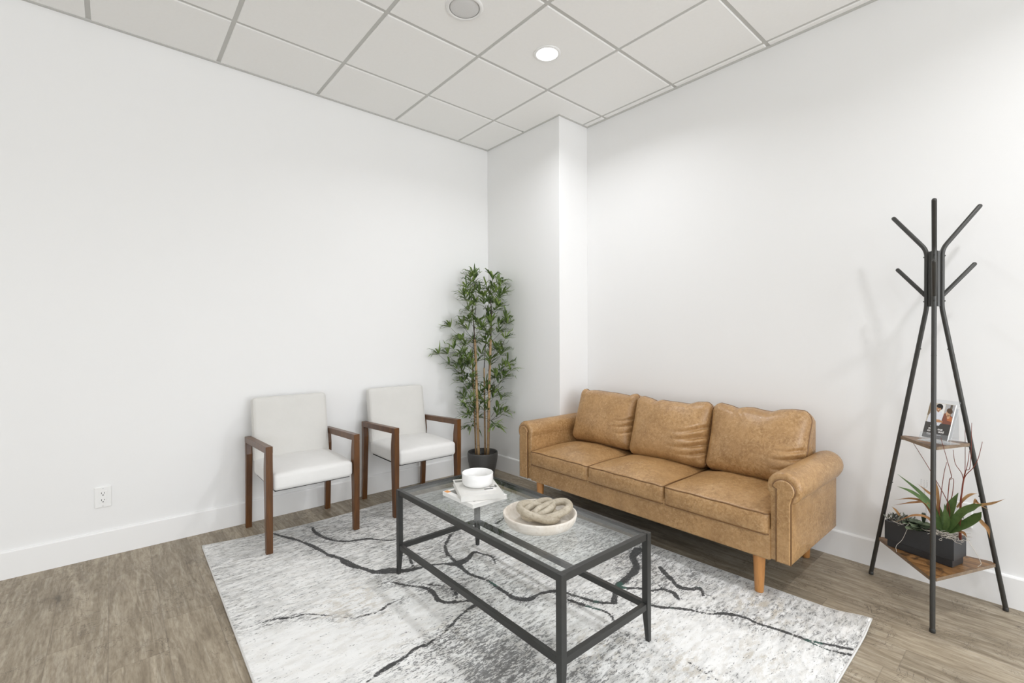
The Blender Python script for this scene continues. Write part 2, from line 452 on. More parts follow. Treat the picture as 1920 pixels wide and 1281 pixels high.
def prism(mb, poly, fix, x0, x1, mi=0, bev=0., to3=None):
    """polygon poly (a,b) extruded between x0 and x1; to3(a,b,x)->xyz; bev = chamfer"""
    n = len(poly); P = [Vector((a, b)) for a, b in poly]
    ar = sum(P[i].x*P[(i+1) % n].y-P[(i+1) % n].x*P[i].y for i in range(n))
    s = 1 if ar > 0 else -1
    def inset(d):
        out = []
        for i in range(n):
            p0, p1, p2 = P[i-1], P[i], P[(i+1) % n]
            e1 = (p1-p0).normalized(); e2 = (p2-p1).normalized()
            n1 = Vector((-e1.y, e1.x))*s; n2 = Vector((-e2.y, e2.x))*s
            b = (n1+n2); L = b.length
            b = b/L if L > 1e-6 else n1
            out.append(p1+b*d/max(.3, b.dot(n1)))
        return out
    rings = [(inset(bev), x0), (P, x0+bev), (P, x1-bev), (inset(bev), x1)] if bev > 0 else [(P, x0), (P, x1)]
    V = []; F = []
    for R, x in rings: V += [to3(p.x, p.y, x) for p in R]
    for j in range(len(rings)-1):
        for i in range(n):
            i2 = (i+1) % n; q = (j*n+i, j*n+i2, (j+1)*n+i2, (j+1)*n+i); F.append(q)
    F.append(tuple(reversed(range(n)))); F.append(tuple((len(rings)-1)*n+i for i in range(n)))
    V = [tuple(v) for v in V]
    # orientation fix
    c = np.mean(np.array(V), axis=0); f0 = F[-1]; a = np.array([V[i] for i in f0[:3]])
    nrm = np.cross(a[1]-a[0], a[2]-a[1]); ctr = np.mean(np.array([V[i] for i in f0]), axis=0)
    if np.dot(nrm, ctr-c) < 0: F = [tuple(reversed(f)) for f in F]
    return mb.add(V, F, mi, False)

def leafstrip(mb, path, width, tint, fold=.25, mi=0, upv=(0, 0, 1), prof=None, seg=None):
    """one leaf: three vertices across, V fold, along a path"""
    path = [Vector(p) for p in path]; m = len(path)
    prof = prof or (lambda t: math.sin(math.pi*min(1, (t*.92+.06)))**.8)
    V = []; F = []
    for i, p in enumerate(path):
        T = (path[min(i+1, m-1)]-path[max(i-1, 0)]).normalized()
        S = T.cross(Vector(upv)); S = S.normalized() if S.length > 1e-4 else T.orthogonal().normalized()
        N = S.cross(T).normalized(); w = width*prof(i/(m-1))
        V += [p-S*w+N*w*fold, p, p+S*w+N*w*fold]
    for i in range(m-1):
        a = 3*i; F += [(a, a+1, a+4, a+3), (a+1, a+2, a+5, a+4)]
    mb.add(V, F, mi, True); mb.at.setdefault('tint', []).extend([tint]*len(V))
# ------------------------------------------------------------------ room shell
C1, C2 = .3411, .9215           # column projects C1 along the left wall, C2 along the right wall
def struct(mb, name, mat): return tag(mb.build(name, mat), kind='structure')
m = MB(); box(m, (RX-.15, RY-.15, -.1), (.15, .15, 0)); struct(m, 'floor', MT['floor'])
m = MB(); box(m, (RX-.15, 0, 0), (.15, .15, H+.12)); struct(m, 'wall_left', MT['paint'])
m = MB(); box(m, (0, RY-.15, 0), (.15, 0, H+.12)); struct(m, 'wall_right', MT['paint'])
m = MB(); box(m, (-C1, -C2, 0), (0, 0, H+.02), r=.003); struct(m, 'wall_column', MT['paint'])
def wall_with_openings(name, axis, pos, a0, a1, wins, t=.15):
    mb = MB(); cur = a0
    def seg(p, q, z0, z1):
        if axis == 'y': box(mb, (p, pos-t, z0), (q, pos, z1))
        else: box(mb, (pos-t, p, z0), (pos, q, z1))
    for (w0, w1, z0, z1) in sorted(wins):
        seg(cur, w0, 0, H+.12); seg(w0, w1, 0, z0); seg(w0, w1, z1, H+.12); cur = w1
    seg(cur, a1, 0, H+.12)
    struct(mb, name, MT['paint'])
    return wins
WB = [(-3.05, -.45, .3, 2.6), (-6.5, -3.9, .3, 2.6)]
wall_with_openings('wall_back', 'y', RY, RX, 0, WB)
WS = [(-5.2, -2.0, .3, 2.6)]
wall_with_openings('wall_side', 'x', RX, RY, 0, WS)
k = 0
for axis, pos, wins in (('y', RY, WB), ('x', RX, WS)):
    for (w0, w1, z0, z1) in wins:
        k += 1; mb = MB(); md = (w0+w1)/2
        def bar(p, q, a, b, d0=-.10, d1=-.05):
            if axis == 'y': box(mb, (p, pos+d0, a), (q, pos+d1, b))
            else: box(mb, (pos+d0, p, a), (pos+d1, q, b))
        for (p, q, a, b) in ((w0, w0+.06, z0, z1), (w1-.06, w1, z0, z1), (w0+.06, w1-.06, z0, z0+.06), (w0+.06, w1-.06, z1-.06, z1), (md-.025, md+.025, z0+.06, z1-.06)): bar(p, q, a, b)
        w = struct(mb, 'window_%d' % k, MT['black'])
        mb = MB(); bar(w0+.06, w1-.06, z0+.06, z1-.06, -.078, -.072); mb.build('pane', MT['pane'], w)

# ceiling: tegular tiles hung in a grid
T = .61; S0 = .0675; R0 = .5161; g = .0115
xs = [0.]+[-S0-k*T for k in range(12)]; xs = [x for x in xs if x > RX]+[RX]
ys = [0.]+[-R0-k*T for k in range(12)]; ys = [y for y in ys if y > RY]+[RY]
mb = MB(); box(mb, (RX-.15, RY-.15, H+.012), (.15, .15, H+.12))
def inside_col(x0, x1, y0, y1): return x0 >= -C1-1e-3 and y0 >= -C2-1e-3
for i in range(len(xs)-1):
    for j in range(len(ys)-1):
        x1, x0, y1, y0 = xs[i], xs[i+1], ys[j], ys[j+1]
        a0, a1, b0, b1 = x0+g, x1-g, y0+g, y1-g
        if x1 == 0: a1 = x1-.019
        if y1 == 0: b1 = y1-.019
        if a1-a0 < .01 or b1-b0 < .01: continue
        z0, z1, c = H+.0125, H+.001, .0035
        V = [(a0,b0,z0),(a1,b0,z0),(a1,b1,z0),(a0,b1,z0),(a0,b0,z1+c),(a1,b0,z1+c),(a1,b1,z1+c),(a0,b1,z1+c),
             (a0+c,b0+c,z1),(a1-c,b0+c,z1),(a1-c,b1-c,z1),(a0+c,b1-c,z1)]
        F = [(0,1,5,4),(1,2,6,5),(2,3,7,6),(3,0,4,7),(4,5,9,8),(5,6,10,9),(6,7,11,10),(7,4,8,11),(8,9,10,11)]
        mb.add(V, [f[::-1] for f in F], 0, False)
struct(mb, 'ceiling', MT['tile'])
mb = MB()
for x in xs[1:-1]: box(mb, (x-.0119, RY, H+.008), (x+.0119, 0, H+.0118))
for y in ys[1:-1]: box(mb, (RX, y-.0119, H+.0079), (0, y+.0119, H+.0117))
struct(mb, 'trim_1', MT['tbar'])
mb = MB(); hh = .0015
for lo, hi in (((RX, -.019, H-hh), (-C1, 0, H+.008)), ((-C1-.019, -C2, H-hh), (-C1, -.019, H+.008)), ((-C1-.019, -C2-.019, H-hh), (0, -C2, H+.008)), ((-.019, RY, H-hh), (0, -C2-.019, H+.008))):
    box(mb, lo, hi)
struct(mb, 'trim_2', MT['tbar'])

def baseboard(name, a, b, nrm, h=.142, t=.014, e0=0, e1=0):
    """profile swept from a to b (xy), nrm = into the room"""
    a = Vector(a); b = Vector(b); nr = Vector(nrm)
    pr = [(0, 0), (t, 0), (t, h-.008), (t-.004, h-.002), (t-.009, h), (0, h)]
    mb = MB(); V = []
    d = (b-a).normalized()
    for q, e in ((a, -e0), (b, e1)):
        for (o, z) in pr: p = q+nr*o+d*(o*(1 if e else 0)*(1 if e > 0 else -1)*abs(e)); V.append((p.x, p.y, z))
    n = len(pr); F = [(i, (i+1) % n, n+(i+1) % n, n+i) for i in range(n)]+[tuple(range(n)), tuple(reversed(range(n, 2*n)))]
    c = np.mean(np.array(V), 0); f0 = F[1]; A = np.array([V[i] for i in f0]); nn = np.cross(A[1]-A[0], A[2]-A[1])
    if np.dot(nn[:2], np.array(nrm)) < 0: F = [f[::-1] for f in F]
    mb.add(V, F, 0, False); return struct(mb, name, MT['trim'])
baseboard('baseboard_left', (RX, 0), (-C1, 0), (0, -1))
baseboard('baseboard_column', (-C1, 0), (-C1, -C2), (-1, 0), e1=1)
baseboard('baseboard_column_front', (-C1, -C2), (0, -C2), (0, -1), e0=1)
baseboard('baseboard_right', (0, -C2), (0, RY), (-1, 0))

# ------------------------------------------------------------------ ceiling fittings
def downlight(x, y, label, power):
    t = empty('recessed_light', (x, y, H), label, 'ceiling light', 'round recessed ceiling lights')
    mb = MB(); lathe(mb, [(.066, -.004), (.074, -.0065), (.082, -.004), (.084, .0018), (.066, .0018)], (x, y, H), 48, caps=False); mb.build('trim_ring', MT['whitep'], t)
    mb = MB(); lathe(mb, [(0, -.0035), (.066, -.0035), (.066, .001), (0, .001)], (x, y, H), 40); mb.build('lens', MT['led'], t)
    a = area('downlight_lamp', (x, y, H-.012), (0, 0, 0), .12, .12, power, (.955, .965, 1), 'DISK', 150)
    return t
LBL = {(-.985, -1.431): 'lit round recessed ceiling light in the tile near the column corner'}
downlight(-.985, -1.431, LBL[(-.985, -1.431)], 11)
for (x, y, where) in ((-3.425, -3.871, 'directly behind and above the camera side of the rug'), (-.985, -3.871, 'nearer the coat rack end of the right wall'),
                      (-5.865, -1.431, 'far along the left wall beyond the socket'), (-3.425, -6.311, 'close to the windows in the back wall'), (-.985, -6.311, 'by the right-hand back window'), (-5.865, -5.091, 'above the far side of the room')):
    downlight(x, y, 'round recessed ceiling light '+where, 11)
sx, sy = -1.604, -1.431
sp = empty('ceiling_speaker', (sx, sy, H), 'round white flush ceiling speaker with grey grille, beside the lit light', 'ceiling speaker')
mb = MB(); lathe(mb, [(.080, -.003), (.083, -.008), (.094, -.006), (.1, 0), (.1, .0018), (.080, .0018)], (sx, sy, H), 56, caps=False); mb.build('rim', MT['whitep'], sp)
mb = MB(); lathe(mb, [(0, -.008), (.05, -.007), (.075, -.004), (.080, 0), (0, 0)], (sx, sy, H), 56); mb.build('grille', MT['speak'], sp)

# ------------------------------------------------------------------ wall sockets
def socket(name, c, u, nrm, label):
    """plate centred at c; u = horizontal axis along wall; nrm = into the room"""
    c = np.array(c, float); u = np.array(u, float); w = np.array([0, 0, 1.]); nr = np.array(nrm, float)
    t = empty(name, c, label, 'wall socket')
    mb = MB(); obox(mb, c+nr*.004, u, nr, w, (.072, .008, .116), .0035, seg=2); mb.build('cover_plate', MT['whitep'], t)
    mb = MB(); obox(mb, c+nr*.0075, u, nr, w, (.034, .003, .068), .001)
    mb.build('receptacle', MT['whitep'], t)
    for s in (-1, 1):
        mb = MB()
        for dx, hgt in ((-.0065, .009), (.0065, .007)): obox(mb, c+nr*.0090+u*dx+w*(s*.019+.004), u, nr, w, (.0024, .0008, hgt), 0)
        obox(mb, c+nr*.0090+w*(s*.019-.007), u, nr, w, (.005, .0008, .005), .0002)
        mb.build('slots', MT['slot'], t)
    mb = MB()
    for s in (-1, 1):
        mb = MB(); lathe(mb, [(.0001, .0012), (.003, .0008), (.0034, 0)], c+nr*.008+w*s*.049, 12, axis=nr)
        mb.build('screw', MT['speak'], t)
socket('wall_socket', (-3.081, 0, .3325), (1, 0, 0), (0, -1, 0), 'white double wall socket low on the left wall')
socket('wall_socket', (0, -3.197, .372), (0, -1, 0), (-1, 0, 0), 'white double wall socket behind the black planter of the coat rack')

# ------------------------------------------------------------------ shape tables
# chain links: centre, yaw, tilt, roll, half length, half width
_r = np.array([.757, -.653, 0]); _f = np.array([.653, .757, 0]); _b = np.array([-1.7035, -2.091, 0])
def _c(r, f, z): return tuple(_b+_r*r+_f*f+np.array([0, 0, z]))
CHAIN = [(_c(-.006, .010, .4905), math.radians(-62), .20, .06, .080, .050),
         (_c(-.004, .030, .494), math.radians(-8), -.24, .15, .068, .038),
         (_c(.053, .010, .4980), math.radians(-20), -.22, .20, .076, .040)]
# cushion folds: from (v, h) on the edge to (v, h), width, depth   (v = -1 is the coat-rack side)
WRINK = [
 [(-1.02, .15, -.50, -.08, 0.0084, 0.0226), (-1.02, -.08, -.45, -.30, 0.0092, 0.0246), (-1.02, -.32, -.55, -.52, 0.0084, 0.0188)],
 [(-1.03, .32, -.10, -.10, 0.0100, 0.0300), (-1.03, .02, -.02, -.32, 0.0109, 0.0300), (-1.03, -.24, -.10, -.55, 0.0100, 0.0282), (-1.03, -.50, -.25, -.74, 0.0092, 0.0226), (.22, .98, .36, .50, 0.0067, 0.0132)],
 [(-1.02, .05, -.40, -.14, 0.0092, 0.0188), (-1.02, -.18, -.30, -.38, 0.0100, 0.0246), (-1.02, -.42, -.35, -.66, 0.0100, 0.0226), (.30, .9, .05, .45, 0.0084, 0.0076)]]
EARS = [([-1, -.92, -.80, -.68, -.2, .2, .45, .62, .74, .9, 1], [-.010, .012, .008, -.008, .001, .003, .006, .004, -.004, .012, .004]),
        ([-1, -.85, -.6, -.42, -.1, .15, .32, .44, .6, .85, 1], [.010, .018, .012, -.006, -.002, -.001, .002, -.010, .004, .016, .010]),
        ([-1, -.85, -.62, -.40, -.25, -.05, .12, .28, .45, .6, .85, 1], [.006, .020, .020, .010, -.006, -.002, .006, .004, -.008, .004, .014, .008])]
# leaf sprays of the bamboo: image column, image row, leaf length, leaves, lightness
_a = [(660,190),(700,150),(930,200),(1000,230),(1010,310),(640,340),(780,330),(860,310),(600,420),(830,440),(900,400),(1040,400),(620,580),(870,600),(1000,560),(650,700),(420,790),(560,760),(760,720),(1080,690),(1100,750),(900,720),(800,800),(560,950),(700,960),(850,950),(960,1030),(1080,930),(290,1110),(400,1110),(470,1050),(600,1100),(780,1120),(1050,1090),(640,1190),(900,1180),(1100,1240),(520,1260),(700,260),(740,500),(930,480),(860,860)]
_d = [(520,120),(900,150),(950,180),(450,230),(560,250),(800,230),(880,250),(480,310),(700,320),(560,340),(460,440),(560,440),(790,420),(850,460),(640,480),(500,520),(590,560),(700,520),(830,590),(890,610),(520,610),(540,740),(620,660),(800,710),(650,400),(740,380)]
SPR_PX = [(780+x/6.405, 490+y/6.405, .125, 13, .46) for x, y in _a]+[(780+x/5.336, 660+y/5.336, .112, 11, .40) for x, y in _d]

# ------------------------------------------------------------------ rug
VEINS=[[(-2.289,-0.328,0.0039),(-2.254,-0.419,0.0057),(-2.199,-0.538,0.0045),(-2.163,-0.676,0.0077),(-2.141,-0.782,0.0041),(-2.13,-0.847,0.0071),(-2.098,-0.929,0.0061),(-2.092,-0.987,0.0119),(-2.076,-1.064,0.0101),(-2.046,-1.127,0.007),(-2.02,-1.197,0.0095),(-1.959,-1.227,0.0178),(-1.921,-1.268,0.0136),(-1.875,-1.293,0.0096),(-1.822,-1.306,0.0062),(-1.752,-1.328,0.0042),(-1.697,-1.359,0.0043),(-1.648,-1.402,0.0141),(-1.573,-1.391,0.0088),(-1.503,-1.351,0.0077),(-1.483,-1.397,0.0045),(-1.461,-1.462,0.003),(-1.496,-1.536,0.0014)],
[(-1.648,-1.402,0.0071),(-1.633,-1.312,0.0045),(-1.609,-1.222,0.0047),(-1.556,-1.15,0.0042),(-1.471,-1.065,0.0027)],
[(-1.648,-1.402,0.0127),(-1.659,-1.466,0.0061),(-1.662,-1.546,0.0046),(-1.633,-1.638,0.005),(-1.635,-1.722,0.0054),(-1.636,-1.801,0.0057),(-1.635,-1.861,0.0055),(-1.602,-1.908,0.0033)],
[(-2.074,-0.396,0.0061),(-2.088,-0.471,0.0049),(-2.073,-0.584,0.0055),(-2.044,-0.674,0.0036),(-1.978,-0.747,0.0061),(-1.879,-0.788,0.0053),(-1.796,-0.892,0.0017),(-1.68,-0.931,0.0018)],
[(-2.003,-1.336,0.0019),(-1.96,-1.416,0.0031),(-1.903,-1.498,0.0042),(-1.895,-1.565,0.007),(-1.908,-1.631,0.0078),(-1.889,-1.675,0.0055),(-1.838,-1.71,0.0044),(-1.793,-1.741,0.0027),(-1.764,-1.794,0.0016)],
[(-1.88,-1.476,0.0018),(-1.825,-1.545,0.0018),(-1.811,-1.599,0.0024),(-1.825,-1.656,0.0028),(-1.858,-1.684,0.0028)],
[(-1.787,-1.773,0.0065),(-1.863,-1.787,0.0036),(-1.936,-1.814,0.0034),(-1.988,-1.84,0.0023),(-2.047,-1.855,0.0027),(-2.103,-1.869,0.0022),(-2.159,-1.86,0.0038),(-2.206,-1.878,0.0033),(-2.25,-1.882,0.0052),(-2.3,-1.887,0.005),(-2.345,-1.899,0.0022),(-2.375,-1.909,0.0018)],
[(-2.653,-1.257,0.001),(-2.607,-1.282,0.0015),(-2.529,-1.287,0.0016),(-2.458,-1.33,0.0026),(-2.41,-1.338,0.0016),(-2.339,-1.412,0.0005),(-2.255,-1.507,0.0005),(-2.164,-1.531,0.0021),(-2.13,-1.527,0.0043),(-2.097,-1.511,0.0027),(-2.017,-1.506,0.0006)],
[(-1.644,-1.83,0.0034),(-1.598,-1.9,0.009),(-1.542,-1.9,0.0052),(-1.477,-1.917,0.0071),(-1.434,-1.945,0.0053),(-1.42,-1.988,0.0041),(-1.398,-2.055,0.004),(-1.372,-2.126,0.005),(-1.324,-2.178,0.005)],
[(-1.458,-2.022,0.0039),(-1.435,-2.108,0.0038),(-1.415,-2.161,0.0043),(-1.406,-2.221,0.0031),(-1.45,-2.282,0.0029),(-1.481,-2.331,0.0019)],
[(-1.646,-1.298,0.0023),(-1.583,-1.181,0.0033),(-1.481,-1.08,0.0036),(-1.39,-1.022,0.0019)],
[(-1.154,-1.118,0.005),(-1.027,-1.073,0.0043),(-0.889,-1.024,0.0034)],
[(-0.782,-1.945,0.0187),(-0.884,-1.973,0.0112),(-0.939,-2.034,0.0091),(-1.012,-2.073,0.0115),(-1.116,-2.091,0.0108),(-1.192,-2.103,0.0078),(-1.166,-2.148,0.0051),(-1.127,-2.183,0.0045),(-1.108,-2.231,0.0038),(-1.055,-2.257,0.0039),(-1.037,-2.304,0.0057),(-1.074,-2.354,0.0036)],
[(-0.871,-2.134,0.0052),(-0.909,-2.189,0.0064),(-0.946,-2.251,0.0061),(-0.974,-2.306,0.0085),(-0.949,-2.349,0.0065),(-0.909,-2.374,0.0066),(-0.964,-2.42,0.0019)],
[(-1.015,-2.202,0.002),(-1.047,-2.252,0.0026),(-1.05,-2.293,0.0032)],
[(-1.214,-2.29,0.0023),(-1.19,-2.339,0.0046),(-1.147,-2.386,0.0052),(-1.112,-2.436,0.004),(-1.083,-2.497,0.0028),(-1.023,-2.549,0.0051),(-0.988,-2.612,0.0039),(-0.99,-2.665,0.0033),(-0.973,-2.738,0.0037),(-0.961,-2.795,0.0047),(-0.955,-2.846,0.0041),(-0.922,-2.911,0.003),(-0.889,-2.975,0.0025)],
[(-1.32,-2.177,0.0081),(-1.252,-2.137,0.0086),(-1.192,-2.103,0.0078)],
[(-1.425,-2.582,0.0009),(-1.435,-2.638,0.0017),(-1.433,-2.711,0.0012)],
[(-0.966,-2.836,0.001),(-0.959,-2.921,0.0015),(-0.927,-2.984,0.001)],
[(-1.794,-1.143,0.0038),(-1.821,-1.212,0.0044),(-1.843,-1.28,0.0028)]]
BLOBS=[(-0.902,-2.0,0.16,1.0),(-0.824,-2.294,0.12,0.6),(-1.768,-0.616,0.3,0.35),(-1.611,-1.019,0.25,0.4),(-1.113,-0.888,0.3,0.45),(-2.06,-0.051,0.25,0.3),(-2.318,-0.294,0.08,0.5),(-1.827,-1.84,0.12,0.45),(-1.964,-1.914,0.12,0.7),(-2.081,-1.9,0.1,0.8),(-2.196,-1.938,0.08,0.6),(-1.955,-2.203,0.16,0.8),(-2.058,-2.148,0.12,0.6),(-1.917,-2.064,0.1,0.5),(-1.774,-2.124,0.12,0.5),(-1.527,-2.405,0.12,0.5),(-1.113,-1.646,0.2,0.4),(-0.818,-1.718,0.15,0.8),(-1.819,-1.619,0.08,0.8),(-2.095,-0.593,0.15,0.4),(-1.675,-1.547,0.15,0.4),(-2.468,-1.224,0.2,0.15),(-2.046,-1.356,0.2,0.1),(-1.571,-1.836,0.15,0.3),(-1.772,-2.398,0.12,0.5),(-0.776,-2.76,0.15,0.25)]
LIGHTS=[(-2.327,-1.55,0.3,1),(-2.16,-1.787,0.3,0.8),(-1.295,-2.544,0.22,1),(-2.603,-1.524,0.25,0.8),(-1.475,-2.147,0.15,0.6),(-2.328,-0.974,0.2,0.5),(-1.142,-2.84,0.15,0.6)]
BEIGE=[(-1.608,-2.313,0.08,1),(-0.856,-2.637,0.12,0.9),(-1.314,-1.638,0.1,0.5),(-1.994,-1.842,0.06,0.4),(-2.163,-1.317,0.08,0.5),(-2.27,-1.398,0.12,0.6),(-2.188,-1.496,0.08,0.6),(-1.466,-2.594,0.1,0.7),(-1.201,-2.75,0.1,0.6),(-1.377,-2.428,0.1,0.5),(-1.403,-1.519,0.05,0.6),(-2.192,-1.759,0.1,0.3)]

def rug():
    x0, x1 = -2.665, -.655
    nx, ny = 202, 274
    U, Vv = np.meshgrid(np.linspace(0, 1, nx), np.linspace(0, 1, ny))
    bl = np.array([-2.646, -.235]); br = np.array([-.690, -.318]); fl = np.array([-2.695, -3.0]); fr = np.array([-.632, -2.982])
    P = (1-U)[..., None]*(1-Vv)[..., None]*bl+U[..., None]*(1-Vv)[..., None]*br+(1-U)[..., None]*Vv[..., None]*fl+U[..., None]*Vv[..., None]*fr
    P[..., 1] -= .05*np.sin(np.pi*np.clip(U/.55, 0, 1))*(1-Vv)*(U < .55)
    P[..., 0] += -.018*np.sin(np.pi*Vv)*U
    X = P[..., 0].ravel(); Y = P[..., 1].ravel()
    d = np.full(X.shape, 1.)
    for L in VEINS:
        L = smoothpath([Vector(p) for p in L], 3)
        for a, b in zip(L[:-1], L[1:]):
            ex, ey = b.x-a.x, b.y-a.y; q = ex*ex+ey*ey+1e-12
            t = np.clip(((X-a.x)*ex+(Y-a.y)*ey)/q, 0, 1)
            dist = np.hypot(X-a.x-t*ex, Y-a.y-t*ey)-1.65*np.maximum(a.z+(b.z-a.z)*t, .0005)
            d = np.minimum(d, dist)
    def blob(B):
        s = np.zeros(X.shape)
        for (bx, by, r, k) in B: s = s+k*np.exp(-((X-bx)**2+(Y-by)**2)/(r*r))
        return np.clip(s, 0, 1.2)
    z = .0080+0*X
    cr = np.hypot(X-fr[0], Y-fr[1]); z = z+.022*np.exp(-(cr/.09)**2)
    edge = np.maximum(0, 1-np.abs(Y+3.0)/.05)*0
    V = np.c_[X, Y, z+edge]
    idx = np.arange(nx*ny).reshape(ny, nx)
    F = np.stack([idx[:-1, :-1], idx[1:, :-1], idx[1:, 1:], idx[:-1, 1:]], -1).reshape(-1, 4)
    t = empty('rug', ((bl[0]+fr[0])/2, (bl[1]+fr[1])/2, 0), 'large pale grey abstract area rug with black vein lines on the wood floor', 'rug')
    mb = MB(); mb.add(V, F.tolist(), 0, True)
    # closed underside
    lowz = V[:, 2]-.0075
    per = list(idx[0, :])+list(idx[1:, -1])+list(idx[-1, -2::-1])+list(idx[-2:0:-1, 0])
    k0 = len(mb.v); mb.v += [(V[i, 0], V[i, 1], lowz[i]) for i in per]; n = len(per)
    for i in range(n):
        j = (i+1) % n; mb.f.append((per[i], per[j], k0+j, k0+i)); mb.mi.append(0); mb.sm.append(False)
    mb.at = {'vein': np.r_[d, np.ones(n)*.5], 'speckle': np.r_[blob(BLOBS), np.zeros(n)], 'lightness': np.r_[blob(LIGHTS), np.zeros(n)], 'beige': np.r_[blob(BEIGE), np.zeros(n)]}
    mb.build('pile', MT['rug'], t)
    mb = MB(); path = [Vector((V[i, 0], V[i, 1], V[i, 2]-.0035)) for i in per[::3]]
    tube(mb, path, .0045, 6, closed=True); mb.build('edge_binding', MT['rugedge'], t)
rug()

# ------------------------------------------------------------------ armchairs
def armchair():
    t = empty('armchair', (0, 0, 0), 'armchair', 'armchair', 'cream upholstered armchairs with dark wood arms')
    W2 = .2505; w = .0175; yf = -.255; yb = .255          # leg centre lines
    for s in (-1, 1):
        X = s*W2; to = lambda a, b, x: (x, a, b)
        # front leg: widest at the seat, tapering to the foot; y forward = negative
        fl = [(yf-.012, .0084), (yf+.018, .0084), (yf+.036, .44), (yf+.034, .50), (yf+.020, .575), (yf+.020, .607), (yf-.022, .611), (yf-.022, .44)]
        mb = MB(); prism(mb, fl, 0, X-w, X+w, bev=.002, to3=to); mb.build('leg', MT['walnut'], t)
        rl = [(yb+.020, 0), (yb-.008, 0), (yb-.038, .43), (yb-.040, .48), (yb-.030, .555), (yb-.030, .586), (yb+.006, .584), (yb+.004, .44)]
        mb = MB(); prism(mb, rl, 0, X-w, X+w, bev=.002, to3=to); mb.build('leg', MT['walnut'], t)
        ar = [(yf-.022, .6115), (yf+.020, .6075), (yf+.020, .575), (yb-.030, .553), (yb+.006, .553), (yb+.006, .586)]
        ar = [(yf-.0225, .612), (yf-.0225, .574), (yb+.0065, .549), (yb+.0065, .587)]
        mb = MB(); prism(mb, ar, 0, X-w-.0006, X+w+.0006, bev=.002, to3=to); mb.build('armrest', MT['walnut'], t)
    # seat
    def crown(P):
        Q = P.copy(); u = P[:, 0]/.232; v = P[:, 1]/.245; topm = np.clip(P[:, 2]/.05, 0, 1)
        Q[:, 2] += topm*(.016*(1-u**2)*(1-v**2)-.006*np.clip(-v, 0, 1)**4)
        fr = np.clip(-P[:, 1]/.24-.85, 0, 1)*6
        Q[:, 1] -= .008*np.clip(fr, 0, 1)*(1-u**2)
        Q[:, 2] += .0012*np.sin(P[:, 0]*34+P[:, 1]*11)*topm
        return Q
    ex, ey, ez = (1, 0, 0), (0, 1, 0), (0, 0, 1)
    mb = MB(); obox(mb, (0, -.03, .402), ex, ey, ez, (.462, .475, .104), .026, smooth=True, seg=5, n=(14, 14, 2), deform=crown); seat = mb.build('seat', MT['fabric_lit'], t)
    mb = MB(); box(mb, (-.215, -.24, .344), (.215, .18, .352)); mb.build('dust_shade_cover', MT['dust_shade'], seat)
    # back, leaning
    th = math.radians(9); by = np.array([0, math.cos(th), -math.sin(th)]); bz = np.array([0, math.sin(th), math.cos(th)])
    def puff(P):
        Q = P.copy(); u = P[:, 0]/.232; v = P[:, 2]/.21; fr = np.clip(-P[:, 1]/.03, 0, 1)
        Q[:, 1] -= fr*.010*(1-u**4)*(1-v**4)
        return Q
    c = np.array([0, .215, .628])
    mb = MB(); obox(mb, c, ex, by, bz, (.468, .068, .415), .026, smooth=True, seg=5, n=(12, 2, 12), deform=puff); bk = mb.build('backrest', MT['fabric'], t)
    # seam running round the front edge of the back
    path = []
    for (a, b, cx, cz, a0) in ((1, 1, .208, .182, 0), (-1, 1, -.208, .182, 90), (-1, -1, -.208, -.182, 180), (1, -1, .208, -.182, 270)):
        for k in range(5):
            q = math.radians(a0+k*22.5); path.append((cx+.0185*math.cos(q), -.0265, cz+.0185*math.sin(q)))
    A = np.array([ex, by, bz]); pw = np.array(path)@A+c
    mb = MB(); tube(mb, [Vector(q) for q in pw], .0022, 5, closed=True); mb.build('seam', MT['fabric'], bk)
    return t
ch1 = armchair(); ch1.location = (-2.1265, -.350, 0); ch1['label'] = 'cream upholstered armchair with dark wood arms, the one nearer the wall socket'
ch2 = copy_tree(ch1); ch2.location = (-1.345, -.335, 0); ch2['label'] = 'cream upholstered armchair with dark wood arms, the one next to the bamboo plant'

